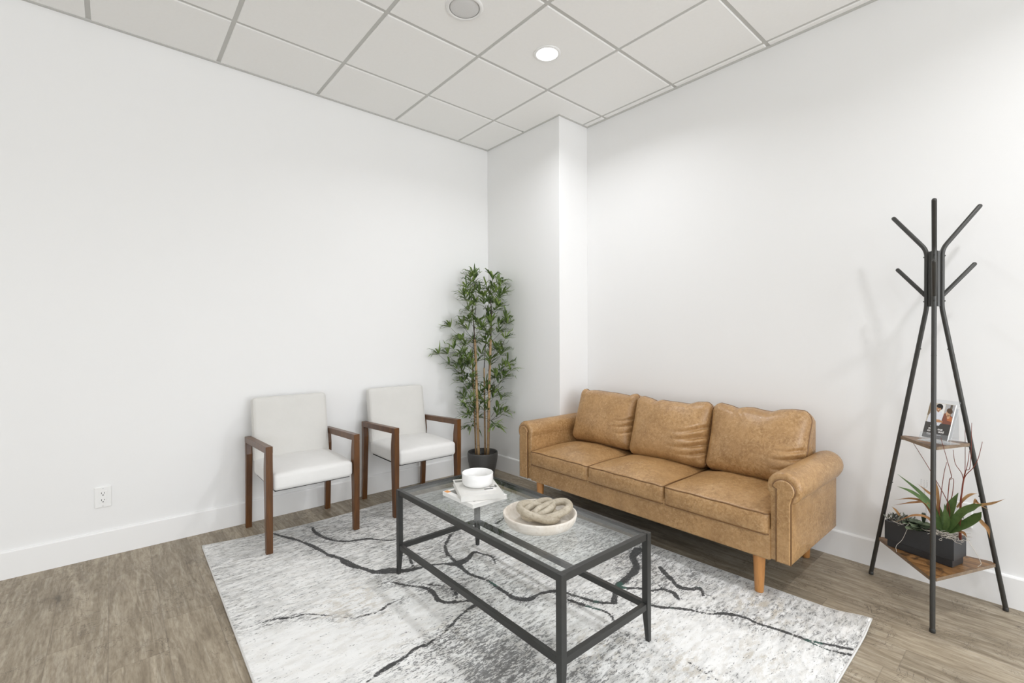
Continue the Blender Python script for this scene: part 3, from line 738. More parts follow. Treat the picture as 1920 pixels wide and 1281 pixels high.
# ------------------------------------------------------------------ coffee table
def coffee_table():
    xa, xb, ya, yb = -1.930, -1.438, -1.296, -2.424; zt = .4415; zf = .0084
    t = empty('coffee_table', ((xa+xb)/2, (ya+yb)/2, 0), 'black metal coffee table with glass top and open lower frame on the rug', 'coffee table')
    L = .0125
    for x in (xa, xb):
        for y in (ya, yb):
            mb = MB(); sxg = 1 if x == xb else -1; syg = 1 if y == ya else -1
            # square tube tapering to the foot on the inner faces
            def ring(z, k): 
                ox, oy = x+sxg*L, y+syg*L; ix, iy = ox-sxg*2*L*k, oy-syg*2*L*k
                return [(ox, oy, z), (ix, oy, z), (ix, iy, z), (ox, iy, z)]
            R = ring(zf, .62)+ring(.13, 1.)+ring(zt-.004, 1.)+[((p[0]*.9+.1*x), (p[1]*.9+.1*y), zt) for p in ring(zt, 1.)]
            F = []
            for j in range(3):
                for i in range(4): F.append((j*4+i, j*4+(i+1) % 4, j*4+4+(i+1) % 4, j*4+4+i))
            F += [(3, 2, 1, 0), (12, 13, 14, 15)]
            if sxg*syg > 0: pass
            else: F = [f[::-1] for f in F]
            mb.add(R, F, 0, False); lg = mb.build('leg', MT['black'], t)
    hw = .0095
    def rails(z0, z1, nm):
        for x in (xa, xb):
            mb = MB(); box(mb, (x-hw, yb+L+.0006, z0), (x+hw, ya-L-.0006, z1), .0012); mb.build(nm, MT['black'], t)
        for y in (ya, yb):
            mb = MB(); box(mb, (xa+L+.0006, y-hw, z0), (xb-L-.0006, y+hw, z1), .0012); mb.build(nm, MT['black'], t)
    rails(zt-.027, zt-.001, 'top_rail'); rails(.137, .162, 'lower_rail')
    mb = MB(); a, b, c, d = xa+hw+.0004, xb-hw-.0004, yb+hw+.0004, ya-hw-.0004
    box(mb, (a, c, .4345), (b, d, .4400)); g_ = mb.build('glass_top', MT['glass'], t)
    # ledge the glass sits on
    mb = MB(); q = .010
    for lo, hi in (((a, c, .4315), (a+q, d, .4343)), ((b-q, c, .4315), (b, d, .4343)), ((a+q, c, .4315), (b-q, c+q, .4343)), ((a+q, d-q, .4315), (b-q, d, .4343))): box(mb, lo, hi)
    mb.build('glass_ledge', MT['black'], t)
coffee_table()
GT = .4401

def book(name, c, ang, w, l, h, z, label, kind):
    """c = near corner xy; l along direction ang (pointing away), w to its right"""
    e1 = np.array([math.cos(ang), math.sin(ang), 0]); e2 = np.array([math.sin(ang), -math.cos(ang), 0]); ez = np.array([0, 0, 1.])
    C = np.array([*c, 0.])+e1*l/2+e2*w/2
    t = empty(name, (C[0], C[1], z), label, 'book', 'books stacked on the glass table')
    ct = .0028 if kind == 'hard' else .001
    mb = MB(); obox(mb, C+ez*(z+ct/2), e1, e2, ez, (l, w, ct), .0003); obox(mb, C+ez*(z+h-ct/2), e1, e2, ez, (l, w, ct), .0003)
    obox(mb, C-e2*(w/2-ct/2)+ez*(z+h/2), e1, e2, ez, (l, ct, h-2*ct+.0004), .0003) if kind == 'soft' else obox(mb, C-e1*(l/2-ct/2)+ez*(z+h/2), e1, e2, ez, (ct, w, h-2*ct+.0004), .0003)
    cov = mb.build('cover', MT['cover'] if kind == 'hard' else MT['paper'], t)
    mb = MB(); q = .004
    obox(mb, C+e1*.001+e2*.001+ez*(z+h/2), e1, e2, ez, (l-q-.002, w-q-.002, h-2*ct-.0002), .0003); mb.build('pages', MT['paper'], t)
    return t, C, e1, e2, z+h
# lower paperback, upper hardback
t1, C_, e1_, e2_, zz1 = book('paperback_book', (-1.806, -1.762), math.radians(90.5), .207, .250, .0185, GT, 'white paperback book lying askew on the glass table, under the grey hardback', 'soft')
mb = MB(); ez_ = np.array([0, 0, 1.])
for (du, dv, su, sv, mi) in ((.04, -.055, .13, .045, 1), (.105, -.088, .03, .022, 2), (-.02, -.06, .02, .04, 0), (-.07, -.07, .05, .012, 1), (.055, -.018, .05, .018, 1), (-.03, -.085, .05, .010, 1)):
    obox(mb, C_+e1_*du+e2_*dv+ez_*(zz1+.00025), e1_, e2_, ez_, (su, sv, .0004), 0, mi)
mb.build('cover_print', [MT['cover'], MT['print'], MT['orange']], t1)
ua = math.atan2(-1.462+1.704, -1.717+1.832)
t2, C_, e1_, e2_, zz2 = book('hardback_book', (-1.829, -1.702), ua, .203, .268, .0250, zz1+.0008, 'pale grey hardback book lying on the paperback, under the white bowl', 'hard')
mb = MB()
for (du, dv, su, sv, mi) in ((-.075, -.02, .006, .10, 2), (-.055, .055, .05, .05, 0), (-.058, .045, .012, .045, 1), (-.035, .072, .010, .035, 1), (.055, .08, .045, .012, 1), (.10, -.07, .03, .05, 1), (-.02, .088, .03, .010, 1), (-.105, 0, .003, .14, 2)):
    obox(mb, C_+e1_*du+e2_*dv+ez_*(zz2+.00025), e1_, e2_, ez_, (su, sv, .0004), 0, mi)
mb.build('cover_print', [MT['paper'], MT['print'], MT['speak']], t2)

cx, cy = -1.664, -1.607; z0 = zz2+.0008
bw = empty('ceramic_bowl', (cx, cy, z0), 'small white round straight-sided bowl on top of the grey hardback', 'bowl')
mb = MB(); lathe(mb, [(0, 0), (.058, 0), (.069, .003), (.075, .010), (.0775, .020), (.0775, .0600), (.0762, .0618), (.0745, .0605), (.0735, .030), (.068, .022), (0, .020)], (cx, cy, z0), 72); mb.build('bowl', MT['ceramic'], bw)

bx, by_ = -1.7035, -2.091
wb = empty('wooden_bowl', (bx, by_, GT), 'shallow whitewashed round wooden bowl on the glass table', 'bowl')
mb = MB(); lathe(mb, [(0, 0), (.098, 0), (.120, .004), (.138, .014), (.148, .030), (.1525, .048), (.1525, .0535), (.1495, .056), (.1445, .0545), (.139, .034), (.128, .021), (.105, .0145), (0, .012)], (bx, by_, GT), 96); mb.build('bowl', MT['palewood'], wb)

def chain():
    t = empty('chain_ornament', (bx, by_, GT+.0125), 'pale carved wooden chain of three thick links lying in the shallow bowl', 'ornament')
    def link(c, yaw, tilt, roll, a, b, r=.0155):
        """oval of half axes a,b lying flat, then rolled about its long axis, tilted, yawed"""
        R = Matrix.Rotation(yaw, 3, 'Z') @ Matrix.Rotation(tilt, 3, 'Y') @ Matrix.Rotation(roll, 3, 'X')
        P = []
        for k in range(56):
            q = 2*math.pi*k/56; ca, sa = math.cos(q), math.sin(q)
            P.append(Vector(c)+R @ Vector((a*math.copysign(abs(ca)**.85, ca), b*math.copysign(abs(sa)**.85, sa), 0)))
        mb = MB(); tube(mb, P, r, 16, closed=True); mb.build('link', MT['chain'], t)
    for a in CHAIN: link(*a)
chain()
# ------------------------------------------------------------------ sofa
def sofa():
    XF, XB = -.760, -.105; YL, YR = -.920, -2.722     # body depth and outer arm faces
    ZB = .195
    YI0, YI1 = -1.032, -2.632                           # inner faces of the arms
    t = empty('sofa', ((XF+XB)/2, (YL+YR)/2, 0), 'tan distressed leather three-seat sofa with rolled arms against the right wall', 'sofa')
    LM, WM = MT['leather'], MT['welt']
    ex, ey, ez = (1, 0, 0), (0, 1, 0), (0, 0, 1)
    def rbx(lo, hi, r, seg=4, n=(6, 6, 4), deform=None):
        mb = MB(); lo = np.array(lo, float); hi = np.array(hi, float)
        obox(mb, (lo+hi)/2, ex, ey, ez, hi-lo, r, smooth=True, seg=seg, n=n, deform=deform); return mb
    # base rail
    fr = rbx((XF-.006, YI1-.004, ZB-.008), (XB-.01, YI0+.004, .335), .012, 3, (8, 30, 4)); bs = fr.build('base', LM, t)
    mb = MB(); box(mb, (XF+.02, YI1+.02, ZB-.0105), (XB-.03, YI0-.02, ZB-.0082)); mb.build('dust_shade_cover', MT['dust_shade'], bs)  # black sheet added under the base to make the shade beneath darker
    # back frame
    bk = MB(); 
    def lean(P):
        Q = P.copy(); Q[:, 0] += -.02*np.clip(-P[:, 2]/.28, -1, 1)*1.0; return Q
    obox(bk, (XB-.055, (YI0+YI1)/2, .485), ex, ey, ez, (.11, YI0-YI1-.004, .56), .022, smooth=True, seg=4, n=(2, 30, 8)); bk.build('backrest', LM, t)
    # arms: upright slab with a rolled top, keyhole front panel with welt
    for s, yo, yi in ((-1, YR, YI1), (1, YL, YI0)):
        yc = (yo+yi)/2 + s*.012; zc = .5305; r = .0735
        mb = MB()
        lo, hi = min(yo, yi), max(yo, yi)
        obox(mb, ((XF+XB)/2, (yo+yi)/2, (ZB+zc)/2), ex, ey, ez, (XB-XF, hi-lo, zc-ZB), .007, smooth=True, seg=2, n=(10, 2, 8))
        arm = mb.build('arm', LM, t)
        # roll
        mb = MB(); prof = []
        fx = XF-.004
        for k in range(7):
            a = math.pi/2*k/6; prof.append((r-.020+.020*math.sin(a), fx+.020-.020*math.cos(a)))
        prof = [(.0001, fx)]+prof+[(r, XB-.06), (r-.004, XB-.02), (r-.02, XB), (.0001, XB)]
        V = []; n = 48; F = []
        for (rr, x) in prof:
            for k in range(n):
                a = 2*math.pi*k/n
                # gentle puckers just behind the front edge
                pk = 1+.012*math.sin(a*17)*math.exp(-((x-fx-.03)/.03)**2)
                V.append((x, yc+rr*pk*math.cos(a), zc+rr*pk*math.sin(a)))
        for i in range(len(prof)-1):
            for k in range(n):
                k2 = (k+1) % n; F.append((i*n+k, (i+1)*n+k, (i+1)*n+k2, i*n+k2))
        mb.add(V, F, 0, True); mb.build('arm_roll', LM, arm)
        # keyhole panel
        pr = .047; pts = []
        po = yo-s*.001; pin = yi+s*.030
        # go round: bottom outer, up outer, arc, down inner
        hw = abs(po-pin)/2; pc = (po+pin)/2
        arc = []
        a0 = math.asin(min(.999, .8)); 
        cyk = yc+s*.002; 
        outer_y = po
        # neck height on the outer side where the arc meets the straight edge
        for k in range(19):
            a = math.radians(-38+ (180+38)*k/18)
            arc.append((cyk+s*pr*math.cos(a), zc-.004+pr*math.sin(a)))
        poly = [(po, ZB+.002)]+[(po, zc-.062)]+arc+[(pin, ZB+.002)]
        poly[-2] = (pin, poly[-2][1])
        to = lambda a, b, x: (x, a, b)
        mb = MB(); prism(mb, poly, 0, XF-.016, XF+.004, bev=.006, to3=to); pn = mb.build('arm_panel', LM, arm)
        pth = [Vector((XF-.0085, a, b)) for a, b in poly]
        mb = MB(); tube(mb, pth, .0036, 8); mb.build('piping', WM, arm)
    # seat cushions
    bnd = [YI0, -1.562, -2.094, YI1]
    for i in range(3):
        y1, y0 = bnd[i]-.002, bnd[i+1]+.002; w = y1-y0; xf = -.778; xb = -.215; z0, z1 = .303, .405
        c = np.array([(xf+xb)/2, (y0+y1)/2, (z0+z1)/2]); hx, hy, hz = (xb-xf)/2, w/2, (z1-z0)/2; R = .016
        def dfm(P, i=i, hx=hx, hy=hy, hz=hz):
            Q = P.copy(); u = P[:, 0]/hx; v = P[:, 1]/hy; tm = np.clip((P[:, 2]+hz)/(2*hz), 0, 1)**2
            Q[:, 2] += tm*(.040*(1-np.abs(u)**2.4)*(1-np.abs(v)**2.6))
            Q[:, 2] += tm*(.0022*np.sin(P[:, 0]*21+i*2+P[:, 1]*9)*(1-u**2)*(1-v**2)+.0015*np.sin(P[:, 1]*37+P[:, 0]*15+i))
            f = np.clip((-u-.9)*10, 0, 1)
            Q[:, 0] -= f*.010*(1-np.abs(v)**3)*(1-np.abs(P[:, 2]/hz)**2)
            # side puff and slight sag of the front edge
            Q[:, 2] -= .004*np.clip((np.abs(v)-.85)*6, 0, 1)*tm
            Q[:, 0] += np.clip((np.abs(v)-.93)*14, 0, 1)*.008*f
            return Q
        mb = MB(); obox(mb, c, ex, ey, ez, (2*hx, 2*hy, 2*hz), R, smooth=True, seg=4, n=(26, 26, 5), deform=dfm); cu = mb.build('seat_cushion', LM, t)
        for zz in (hz-.004, -hz+.004):
            path = []
            for (a, b, a0) in ((1, 1, 0), (-1, 1, 90), (-1, -1, 180), (1, -1, 270)):
                n_ = 5
                for k in range(n_):
                    q = math.radians(a0+k*22.5); path.append((a*(hx-R)+(R-.003)*math.cos(q), b*(hy-R)+(R-.003)*math.sin(q), zz))
                # straight run to the next corner
                nxt = {(1, 1): (-1, 1), (-1, 1): (-1, -1), (-1, -1): (1, -1), (1, -1): (1, 1)}[(a, b)]
                st = np.array(path[-1]); en = np.array((nxt[0]*(hx-R)+(R-.003)*math.cos(math.radians(a0+90)), nxt[1]*(hy-R)+(R-.003)*math.sin(math.radians(a0+90)), zz))
                for k in range(1, 14): path.append(tuple(st+(en-st)*k/14))
            pw = dfm(np.array(path))+c
            mb = MB(); tube(mb, [Vector(q) for q in pw], .0034, 6, closed=True); mb.build('piping', WM, cu)
    # back cushions
    spans = [(-1.060, -1.588), (-1.592, -2.118), (-2.112, -2.650)]
    for i, (y1, y0) in enumerate(spans):
        w = y1-y0; hgt = .385; dep = .135
        th = math.radians((19, 18, 17)[i]); ed = np.array([math.cos(th), 0, -math.sin(th)]); eh = np.array([math.sin(th), 0, math.cos(th)])
        yawv = (0.0, 0.05, -.02)[i]
        Rz = np.array(Matrix.Rotation(yawv, 3, 'Z')); ed = Rz@ed; eh = Rz@eh; ew = Rz@np.array([0, 1., 0])
        rollv = (0, .035, 0)[i]
        c = np.array([-.262-(.018 if i == 1 else 0), (y0+y1)/2, (.612, .600, .606)[i]])
        hx, hy, hz = dep/2, w/2, hgt/2; R = .045
        WR = WRINK[i]
        ea = EARS[i]
        def dfm(P, hx=hx, hy=hy, hz=hz, WR=WR, i=i, ea=ea):
            Q = P.copy(); v = P[:, 1]/hy; h = P[:, 2]/hz; f = np.clip(-P[:, 0]/hx, -1, 1)   # f=1 front
            fm = np.clip(f, 0, 1)
            belly = (1-np.abs(v)**2.6)*(1-np.abs(h)**2.6)
            Q[:, 0] -= fm*.052*belly*(1-.15*h)
            Q[:, 0] += np.clip(-f, 0, 1)*.0*belly
            # top edge: lifted corners, dips in between
            tp = np.clip((h-.35)/.65, 0, 1)**1.5
            prof = np.interp(v, ea[0], ea[1])
            Q[:, 2] += tp*prof
            # corners drawn in at mid-height of the sides
            Q[:, 1] -= np.sign(v)*np.clip(np.abs(v)-.7, 0, 1)*.035*(1-np.abs(h)**2)*(1 if i != 1 else .5)
            # folds
            for (ax, az, bx_, bz, wd, am) in WR:
                dx, dz = (bx_-ax)*hy, (bz-az)*hz; L2 = dx*dx+dz*dz
                px_, pz = (v-ax)*hy, (h-az)*hz
                tt = (px_*dx+pz*dz)/L2; tc = np.clip(tt, 0, 1)
                # slight curve
                ox = px_-tc*dx; oz = pz-tc*dz + .018*np.sin(np.pi*tc)
                dd = np.sqrt(ox*ox+oz*oz); fall = (1-tc)**.7*np.clip(1.15-tc, 0, 1)
                sgn = (oz*dx-ox*dz)/np.sqrt(L2)
                Q[:, 0] += fm*am*fall*(1.1*np.exp(-(dd/(.85*wd))**1.3)-.30*np.exp(-((dd-1.9*wd)/(wd*.9))**2))
            Q[:, 0] += fm*.0025*np.sin(P[:, 1]*23+P[:, 2]*17+i*2)*belly
            return Q
        mb = MB(); obox(mb, c, ed, ew, eh, (2*hx, 2*hy, 2*hz), R, smooth=True, seg=6, n=(4, 130, 100), deform=dfm); cu = mb.build('back_cushion', LM, t)
        path = []; rr = R*1.0
        for (a, b, a0) in ((1, 1, 0), (-1, 1, 90), (-1, -1, 180), (1, -1, 270)):
            for k in range(6):
                q = math.radians(a0+k*18); path.append((-hx*.30, a*(hy-R)+(rr-.0005)*math.cos(q), b*(hz-R)+(rr-.0005)*math.sin(q)))
            nxt = {(1, 1): (-1, 1), (-1, 1): (-1, -1), (-1, -1): (1, -1), (1, -1): (1, 1)}[(a, b)]
            st = np.array(path[-1]); q = math.radians(a0+90)
            en = np.array((-hx*.30, nxt[0]*(hy-R)+(rr-.0005)*math.cos(q), nxt[1]*(hz-R)+(rr-.0005)*math.sin(q)))
            for k in range(1, 30): path.append(tuple(st+(en-st)*k/30))
        A = np.array([ed, ew, eh]); pw = dfm(np.array(path))@A+c
        mb = MB(); tube(mb, [Vector(q) for q in pw], .0042, 7, closed=True); mb.build('piping', WM, cu)
    for (x, y, zf) in ((-.722, -2.570, .0088), (-.722, -1.085, 0), (-.150, -2.590, 0), (-.150, -1.085, 0)):
        if x < -.5: zf = .0084
        mb = MB(); lathe(mb, [(.0185, zf), (.0195, zf+.004), (.028, ZB-.002), (.028, ZB+.01)], (x, y, 0), 28); mb.build('leg', MT['sofaleg'], t)
sofa()

# ------------------------------------------------------------------ bamboo
def bamboo():
    px, py = -.602, -.246
    t = empty('potted_bamboo', (px, py, 0), 'tall leafy bamboo plant in a dark grey pot in the corner', 'potted plant')
    mb = MB(); lathe(mb, [(0, 0), (.086, 0), (.094, .006), (.112, .08), (.124, .14), (.1305, .18), (.131, .215), (.128, .228), (.1225, .226), (.122, .21), (.118, .175), (0, .175)], (px, py, 0), 72); mb.build('pot', MT['pot'], t)
    mb = MB(); lathe(mb, [(0, .184), (.06, .183), (.1165, .179), (.1165, .1755)], (px, py, 0), 36); mb.build('soil', MT['soil'], t)
    r2 = Vector((.757, -.653, 0)); f2 = Vector((.653, .757, 0)); K = 1/216.
    def P(u, z, d=0.): return Vector((px, py, 0))+r2*((u-905)*K)+f2*d+Vector((0, 0, z))
    canes = [((892, 0.02), (886, .03), 1.05, .0075), ((898, -.03), (892, -.02), 1.20, .0125), ((909, .05), (908, .04), .95, .008), ((915, -.02), (921, .0), 1.20, .0125)]
    tops = []; tws = MB(); rs2 = random.Random(2)
    for (a, b, zt, r) in canes:
        p0 = P(a[0], .175, a[1]); p1 = P((a[0]+b[0])/2, .2+zt*.45, (a[1]+b[1])/2); p2 = P(b[0], zt, b[1])
        path = smoothpath([p0, p1, p2], 8); mb = MB(); tube(mb, path, [r, r*.92, r*.8], 12)
        mb.build('cane', MT['cane'], t)
        tube(tws, smoothpath([p2+Vector((0, 0, -.02)), P(b[0]+rs2.uniform(-5, 5), zt+.25, b[1]), P(b[0]+rs2.uniform(-9, 9), min(1.66, zt+.55), b[1])], 6), [r*.45, r*.3, .0015], 7)
        tops.append((p0, p2))
    tw = tws; fo = MB(); rnd = random.Random(11)
    def clampw(q): return Vector((min(q.x, -C1-.02) if q.y > -C2 else q.x, min(q.y, -.02), q.z))
    def spray(c, out, n, L, light):
        for k in range(n):
            a = rnd.uniform(0, 2*math.pi)
            side = Vector((math.cos(a), math.sin(a), rnd.uniform(-.25, .85)))
            d = (side*.8+out*.8).normalized(); l = L*rnd.uniform(.65, 1.2)
            st = c+d*.008; pts = []
            for i in range(6):
                s = i/5; q = st+d*l*s+Vector((0, 0, -1))*l*.38*s*s*rnd.uniform(.4, 1.1); pts.append(clampw(q))
            li = min(1, max(0, rnd.gauss(light, .22)))
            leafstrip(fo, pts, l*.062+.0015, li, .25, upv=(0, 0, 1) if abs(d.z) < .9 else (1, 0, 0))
    # drawn sprays: (u, v-derived height z, depth, size, leaves, lightness)
    for (u, z, d, L, n, light, u0, z0) in SPRAYS:
        c = clampw(P(u, z, d)); b = P(u0, z0, rnd.uniform(-.03, .03))
        mid = (b+c)/2+Vector((0, 0, -.012))
        tube(tw, smoothpath([b, mid, c], 4), [.0020, .0015, .0010], 5)
        out = (c-b); out.z *= .6; out = out.normalized() if out.length > 1e-3 else Vector((0, 0, 1))
        spray(c, out, n, L, light)
        for k in range(2):
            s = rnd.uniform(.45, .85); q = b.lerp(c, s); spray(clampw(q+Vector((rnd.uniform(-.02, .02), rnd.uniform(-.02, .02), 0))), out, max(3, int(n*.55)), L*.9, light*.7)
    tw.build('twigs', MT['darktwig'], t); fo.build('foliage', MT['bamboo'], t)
rs = random.Random(5)
SPRAYS = []
for (u, v, L, n, li) in SPR_PX:
    z = 1.217+(632-v)/216.   # row of the photograph turned into a height at the plant's distance
    u0 = 892 if u < 905 else 918; z0 = z-abs(u-u0)/224.*.75-rs.uniform(.03, .10)
    SPRAYS.append((u, z, rs.uniform(-.13, .10), L, n, li, u0+rs.uniform(-6, 6), max(.50, z0)))
bamboo()

# ------------------------------------------------------------------ coat rack
HUB = Vector((-.228, -3.125, 0)); DIRS = [Vector((.114, .249, 0)).normalized(), Vector((-.28, -.033, 0)).normalized(), Vector((.165, -.215, 0)).normalized()]
def rack():
    t = empty('coat_rack', HUB, 'charcoal metal tripod coat rack with two triangular wooden shelves by the right wall', 'coat rack')
    r = .0092
    hub = MB()
    for k, d in enumerate(DIRS):
        foot = HUB+d*.276+Vector((0, 0, .012)); a = HUB+d*.030+Vector((0, 0, 1.343)); b = HUB+d*.030+Vector((0, 0, 1.605))
        tip = HUB+d*.172+Vector((0, 0, 1.789-(.004 if k == 0 else 0)))
        path = bend(foot, a, b, .02)[:-1]+bend(a, b, tip, .03)[1:]
        mb = MB(); roundtube(mb, path, r, 16); leg = mb.build('leg', MT['rackm'], t)
        mb = MB(); ft = HUB+d*.276; lathe(mb, [(.0098, 0), (.0102, .004), (.0102, .014), (.0092, .016)], ft, 18, axis=None); mb.build('foot_cap', MT['black'], leg)
        # joint ring and screws down the leg
        for z in (1.129, .47):
            s = (1.343-z)/(1.343-.012); c = a.lerp(foot, s); dd = (foot-a).normalized(); mb = MB(); tube(mb, [c-dd*.0008, c+dd*.0008], r+.0006, 16)
            mb.build('joint_ring', MT['black'], leg)
        for z in (1.155, .50):
            s = (1.343-z)/(1.343-.012); c = a.lerp(foot, s); q = d*-1; mb = MB()
            tube(mb, [c+q*.006, c+q*.0125], .0028, 8); mb.build('screw', MT['black'], leg)
        # lower hook
        h0 = HUB+d*.034+Vector((0, 0, 1.398)); h1 = HUB+d*.153+Vector((0, 0, 1.533))
        mb = MB(); roundtube(mb, [h0, h0.lerp(h1, .5), h1], r*.95, 14); mb.build('hook', MT['rackm'], t)
        # hub web from the middle to each tube
        perp = d.cross(Vector((0, 0, 1)))
        obox(hub, HUB+d*.013+Vector((0, 0, 1.473)), d, perp, (0, 0, 1), (.027, .007, .25), .001)
        for z in (1.372, 1.575):
            for q in (-1, 1):
                c = HUB+d*(.030+.0085)+Vector((0, 0, z)); tube(hub, [c, c+d*.004], .0032, 8)
    lathe(hub, [(.012, 1.348), (.012, 1.598)], HUB, 20)
    hub.build('hub', MT['rackm'], t)
    def shelf(z, rad, th=.014):
        cut = .012; pts = []
        for k, d in enumerate(DIRS):
            pr = Vector((-d.y, d.x, 0)); c = HUB+d*rad
            pts += [(c.x-pr.x*cut, c.y-pr.y*cut), (c.x+pr.x*cut, c.y+pr.y*cut)]
        ar = sum(pts[i][0]*pts[(i+1) % 6][1]-pts[(i+1) % 6][0]*pts[i][1] for i in range(6))
        if ar < 0: pts = pts[::-1]
        # order check keeps the outline convex
        cx_ = sum(p[0] for p in pts)/6; cy_ = sum(p[1] for p in pts)/6
        pts.sort(key=lambda p: math.atan2(p[1]-cy_, p[0]-cx_))
        mb = MB(); V = [(x, y, z-th) for x, y in pts]+[(x, y, z) for x, y in pts]
        n = 6; mb.add(V, [tuple(range(n, 2*n))], 0, False); mb.add(V, [(i, (i+1) % n, n+(i+1) % n, n+i) for i in range(n)]+[tuple(reversed(range(n)))], 1, False)
        s = mb.build('shelf', [MT['rustic'], MT['rusticedge']], t)
        for d in DIRS:
            mb = MB(); s_ = (1.343-z)/(1.331); rr = .030+(.276-.030)*s_; c = HUB+d*(rr-.012)+Vector((0, 0, z-th-.003)); obox(mb, c, d, (-d.y, d.x, 0), (0, 0, 1), (.022, .012, .004), .0005); mb.build('bracket', MT['black'], s)
    shelf(.2085, .030+.246*(1.343-.2)/1.331-.012); shelf(.738, .030+.246*(1.343-.735)/1.331-.012)
rack()

# ------------------------------------------------------------------ planter on the low shelf
TWIGS=[[(-0.247, -3.215, 0.449), (-0.212, -3.211, 0.488), (-0.181, -3.221, 0.585), (-0.148, -3.221, 0.641), (-0.113, -3.217, 0.825)], [(-0.246, -3.212, 0.447), (-0.243, -3.227, 0.599), (-0.24, -3.238, 0.67), (-0.233, -3.241, 0.717)], [(-0.246, -3.213, 0.448), (-0.249, -3.224, 0.595), (-0.242, -3.198, 0.654), (-0.241, -3.191, 0.714)], [(-0.248, -3.218, 0.484), (-0.25, -3.227, 0.596), (-0.258, -3.255, 0.651), (-0.262, -3.271, 0.697), (-0.265, -3.283, 0.768)], [(-0.248, -3.218, 0.519), (-0.251, -3.23, 0.627), (-0.255, -3.246, 0.657), (-0.256, -3.25, 0.842)], [(-0.235, -3.169, 0.397), (-0.272, -3.182, 0.577), (-0.309, -3.193, 0.609), (-0.339, -3.182, 0.685), (-0.368, -3.165, 0.781)], [(-0.227, -3.141, 0.387), (-0.248, -3.16, 0.585), (-0.267, -3.173, 0.66)], [(-0.237, -3.179, 0.4), (-0.242, -3.176, 0.472), (-0.233, -3.125, 0.583), (-0.227, -3.083, 0.664), (-0.224, -3.052, 0.721)], [(-0.236, -3.175, 0.453), (-0.24, -3.188, 0.51), (-0.241, -3.193, 0.582), (-0.238, -3.182, 0.58)]]
GREEN=[([(-0.232,-3.159,0.339),(-0.23,-3.125,0.437),(-0.223,-3.076,0.496),(-0.209,-2.995,0.557)],0.01),([(-0.232,-3.159,0.339),(-0.235,-3.119,0.437),(-0.232,-3.056,0.488),(-0.23,-2.997,0.504)],0.01),([(-0.234,-3.166,0.342),(-0.237,-3.179,0.436),(-0.245,-3.208,0.529)],0.022),([(-0.236,-3.172,0.345),(-0.266,-3.22,0.446),(-0.293,-3.259,0.489),(-0.318,-3.287,0.517)],0.02),([(-0.236,-3.176,0.346),(-0.258,-3.232,0.4),(-0.276,-3.269,0.446),(-0.286,-3.283,0.477)],0.022),([(-0.232,-3.159,0.339),(-0.214,-3.15,0.386),(-0.196,-3.14,0.451)],0.014),([(-0.233,-3.162,0.341),(-0.257,-3.174,0.395),(-0.275,-3.167,0.477)],0.013),([(-0.23,-3.152,0.337),(-0.242,-3.14,0.381),(-0.255,-3.128,0.417)],0.013)]
BROWN=[([(-0.226,-3.138,0.377),(-0.235,-3.105,0.451),(-0.239,-3.057,0.444),(-0.236,-2.982,0.411)],0.008),([(-0.224,-3.131,0.374),(-0.222,-3.096,0.446),(-0.215,-3.046,0.454),(-0.204,-2.978,0.427)],0.007),([(-0.228,-3.145,0.379),(-0.223,-3.124,0.48),(-0.217,-3.103,0.501),(-0.207,-3.065,0.529)],0.007),([(-0.226,-3.138,0.349),(-0.238,-3.106,0.388),(-0.246,-3.058,0.386),(-0.25,-2.995,0.338)],0.008),([(-0.258,-3.256,0.48),(-0.272,-3.281,0.5),(-0.288,-3.317,0.521),(-0.305,-3.353,0.555)],0.009),([(-0.244,-3.205,0.463),(-0.241,-3.23,0.508),(-0.235,-3.248,0.528),(-0.23,-3.267,0.538)],0.009),([(-0.258,-3.256,0.471),(-0.253,-3.263,0.515),(-0.248,-3.27,0.499),(-0.25,-3.303,0.481)],0.006),([(-0.262,-3.271,0.443),(-0.277,-3.287,0.426),(-0.291,-3.303,0.41),(-0.303,-3.309,0.377)],0.009),([(-0.228,-3.145,0.379),(-0.211,-3.139,0.491),(-0.193,-3.128,0.559)],0.008),([(-0.244,-3.205,0.357),(-0.282,-3.228,0.37),(-0.317,-3.243,0.364)],0.007),([(-0.193,-3.014,0.331),(-0.187,-2.99,0.37),(-0.18,-2.967,0.389)],0.006)]
STRANDS=[[(-0.257, -3.039, 0.322), (-0.266, -3.022, 0.269), (-0.274, -3.002, 0.236), (-0.289, -3.005, 0.212)], [(-0.31, -3.236, 0.368), (-0.325, -3.256, 0.337), (-0.341, -3.276, 0.307), (-0.355, -3.287, 0.283), (-0.362, -3.278, 0.269)]]

